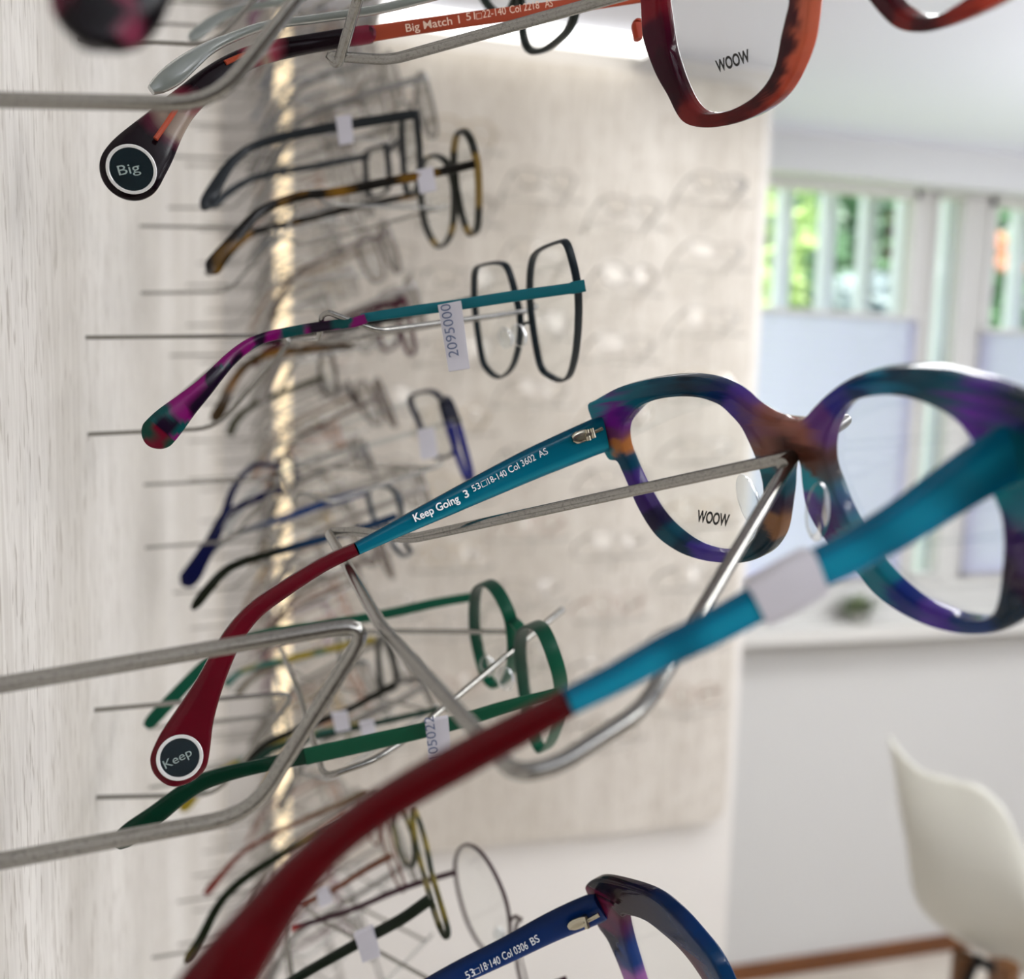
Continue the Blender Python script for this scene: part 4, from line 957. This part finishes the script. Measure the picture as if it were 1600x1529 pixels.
specs('yellow, green and pink flecked spectacles just above the long green temple', (560, 1150, 700),
      [[(520, 1122), (534, 1118), (542, 1140), (546, 1166), (538, 1174), (526, 1164)], [(558, 1124), (572, 1118), (582, 1144), (586, 1174), (576, 1182), (564, 1170)]],
      3., 1.6, lin('#7a7a50'),
      [([(576, 1130, 620, 9), (510, 1142, 618, 10), (450, 1156, 615, 10), (400, 1176, 611, 10), (355, 1200, 607, 10), (320, 1225, 604, 13), (300, 1246, 602, 18), (288, 1260, 601, 18), (282, 1266, 600, 8)], yellow, GLOSS, 2.2),
       ([(522, 1140, 760, 8), (460, 1158, 758, 8), (400, 1182, 754, 8), (372, 1205, 750, 10)], lin('#8a5a3a'), GLOSS, 2.2)])
specs('brown and amber spectacles just below the magenta tortoiseshell tip', (540, 585, 700),
      [[(500, 560), (516, 552), (524, 580), (526, 612), (514, 618), (502, 600)], [(540, 562), (556, 554), (566, 590), (568, 622), (556, 630), (544, 606)]],
      3., 1.6, lin('#7d736c'),
      [([(552, 540, 600, 9), (480, 546, 598, 10), (425, 552, 596, 11), (388, 568, 593, 12), (363, 598, 589, 14), (350, 628, 586, 17), (338, 650, 584, 19), (333, 658, 583, 9)], lambda s, q, p: mixc(lin('#4e3b22'), lin('#a6732a'), noise.noise(p*60)*3), GLOSS, 2.6),
       ([(506, 588, 760, 8), (455, 608, 758, 8), (405, 628, 754, 9), (372, 652, 750, 12), (358, 680, 747, 14)], lin('#5b5a44'), GLOSS, 2.2)])
MA = lin('#5e1436')
specs('small plum spectacles behind the teal temple', (610, 505, 740),
      [[(592, 486), (606, 476), (618, 480), (624, 512), (618, 540), (604, 548), (594, 530)], [(620, 470), (632, 468), (640, 500), (648, 545), (640, 554), (630, 530)]],
      3.2, 2.0, MA,
      [([(632, 470, 660, 10), (580, 482, 659, 10), (530, 497, 657, 10), (470, 520, 654, 10), (420, 545, 650, 10), (395, 570, 647, 12)], MA, GLOSS, 2.4),
       ([(594, 490, 800, 7), (540, 505, 799, 7), (480, 525, 796, 7), (430, 545, 792, 8)], MA, GLOSS, 2.)])
GY = lin('#7f8680')
specs('translucent grey spectacles with a dark round front at the top edge', (830, -15, 335),
      [[(745, -75), (770, -95), (800, -80), (808, -30), (800, 10), (780, 22), (757, 0), (746, -40)],
       [(812, -40), (814, 0), (817, 50), (826, 76), (842, 80), (862, 71), (888, 47), (899, 15), (900, -40), (880, -90), (850, -105), (822, -85)]],
      3., 2.0, lin('#1e2a24'),
      [([(900, -60, 270, 12), (800, -40, 269, 13), (700, -12, 268, 13), (600, 13, 267, 13), (495, 29, 265, 12), (416, 40, 262, 12), (364, 58, 259, 14), (327, 75, 256, 19), (298, 95, 253, 27), (272, 116, 251, 32), (250, 132, 250, 26), (236, 141, 249, 14)], GY, pmat('smoky_clear', '#868d88', .2, 0, .35), 2.6),
       ([(745, -70, 400, 9), (600, -30, 396, 9), (500, -12, 392, 10), (442, 3, 388, 10), (377, 14, 384, 12), (337, 31, 380, 16), (305, 55, 376, 18), (296, 62, 375, 8)], lin('#5e7480'), MATS['smoky_clear'], 2.4)])

# ------------------------------------------------------------------ plain spectacles for the far columns and the far panel
SHAPES = [
    [(-62, 10), (-50, 19), (-30, 20), (-13, 14), (-9, 0), (-13, -15), (-28, -22), (-46, -21), (-58, -10)],
    [(-58, 12), (-47, 22), (-33, 24), (-18, 20), (-10, 8), (-10, -8), (-18, -20), (-33, -24), (-47, -22), (-57, -12), (-60, 0)],
    [(-61, 14), (-56, 18), (-20, 18), (-12, 14), (-10, 0), (-14, -14), (-20, -17), (-50, -17), (-58, -12)]]
class Loc:
    k = .0015
    def w(s, u, v_, n=0): return Vector((u, n-s.k*u*u, v_))*.001
LF = Loc()
def generic(shape, rimc, tipc, thick, depth, lensm, seg=8):
    t = thing('spectacles', '', 'spectacles', (0, 0, 0)); m = pmat('spec_'+rimc, rimc, .25, 0, 0, .2); m2 = pmat('spec_'+tipc, tipc, .3, 0, 0, .2)
    L_ = SHAPES[shape]; R2 = [(-u, v_) for u, v_ in L_][::-1]; V, Fc = [], []
    for r in (L_, R2):
        v, f, c = rim_vf(LF, r, depth, thick, sub=3); V, Fc = join((V, Fc), (v, f))
    v, f, c = rim_vf(LF, [(-11, 8), (-4, 11), (4, 11), (11, 8)], depth, thick*1.3, sub=2, closed=False); V, Fc = join((V, Fc), (v, f))
    mesh_obj('frame_front', V, Fc, m, t)
    for r in (L_, R2): lens_mesh('lens', LF, r, t, n=0, t=.8, mat=lensm)
    for s in (-1, 1):
        pts = [Vector((s*x, y, z))*.001 for x, y, z in ((64, -6, 10), (68, -10, 10), (70, -40, 8), (69, -75, 5), (67, -95, 1), (66, -110, -8), (65, -125, -22), (64, -134, -32))]
        v, f, _c = ribbon(pts, Vector((1, 0, 0)), [.005, .005, .0042, .0038, .0038, .0045, .006, .005], .0018, 8, 3, sub=3)
        mesh_obj('temple', v, f, m2 if s < 0 else m, t)
    return t
PAL = [('#67645f', '#6f6a62', 1.4, 2.4), ('#564a42', '#8a7a6a', 1.8, 3.), ('#86807a', '#8f8a82', 1.2, 2.), ('#4c4a4a', '#5a5450', 1.6, 3.), ('#9a7462', '#7a5040', 1.6, 2.6), ('#58606a', '#6a7078', 1.4, 2.4), ('#7a5a6a', '#6a4656', 1.6, 2.6), ('#a58a55', '#6f5a35', 1.4, 2.4)]
COLN = ['grey', 'brown-grey', 'pale silver', 'charcoal', 'copper', 'slate blue', 'mauve', 'golden brown']
TPL = []
for i, (a, b, c, d) in enumerate(PAL):
    TPL.append(generic(i % 3, a, b, c, d, LENSFAR))
BASIS = Matrix((UW, NW, VW)).transposed()
OFF = HF.w(0, 0)-RD
rr = random.Random(11)
used = set()
def put(i, loc, rot, label, group):
    if i not in used:
        used.add(i); t = TPL[i]; t.location = loc; t.rotation_mode = 'QUATERNION'; t.rotation_quaternion = rot.to_quaternion(); t['label'] = label; t['group'] = group; return t
    return copy_thing(TPL[i], loc, rot, label, group)
skip4 = set()
for ci, n, k, root in SITES:
    if ci < 3: continue
    i = rr.choice([0, 1, 2, 2, 3, 4, 5, 6, 7, 0, 2])
    tilt = Matrix.Rotation(rr.uniform(-.06, .06), 3, 'Z') @ Matrix.Rotation(rr.uniform(-.05, .05), 3, 'Y')
    put(i, root+OFF+Vector((rr.uniform(-.008, .004), 0, rr.uniform(-.004, .004))), tilt @ BASIS, '%s spectacles on left wall, %s column from camera, %s' % (COLN[i], names_col[ci], ordn[n]), 'spectacles in the far columns of the left wall')
RZ = Matrix.Rotation(math.radians(-90), 3, 'Z')
MIR = Matrix.Identity(3)
px_cols = [1122, 985, 850, 722, 600, 492]
pp = None
for c_i, px in enumerate(px_cols):
    base = onY(px, 390 if c_i % 2 == 0 else 430, YP-.10)
    n = 0
    for k in range(8, -12, -1):
        z = base.z+S_ROW*.985*k
        c = Vector((base.x, YP-.10, z))
        if z > PT-.10-.03*(c_i == 2) or z < PB+.28: continue
        if c_i in (1,) and z > PT-.26: continue
        i = rr.choice([0, 1, 2, 2, 3, 4, 0, 2, 7])
        if c_i == 0:
            i = 6 if abs(z-onY(1078, 948, YP-.10).z) < .06 else 4 if abs(z-onY(1088, 1048, YP-.10).z) < .06 else i
        rot = Matrix.Rotation(math.radians(-90)-math.radians(4), 3, 'Z') @ Matrix.Rotation(rr.uniform(-.03, .03), 3, 'X') @ BASIS
        put(i, c, rot, '%s spectacles on far wood panel, %s column from right, %s' % (COLN[i], names_col[c_i], ordn[n]), 'spectacles on the far wood panel')
        root = c-RZ @ OFF; root.y = YP
        lab = 'wire prong on far wood panel, %s column from right, %s' % (names_col[c_i], ordn[n])
        if pp is None:
            copy_thing(p_gen, root, RZ, lab, 'wire prongs on the far wood panel'); pp = 1
        else: copy_thing(p_gen, root, RZ, lab, 'wire prongs on the far wood panel')
        n += 1
for i, t in enumerate(TPL):
    if i not in used:
        for ch in list(t.children): bpy.data.objects.remove(ch)
        bpy.data.objects.remove(t)
print('CEIL', CEIL, 'FLOOR', FLOOR, 'panel', PX0, PX1, PB, PT, 'sites', len(SITES), 'okC', okC)
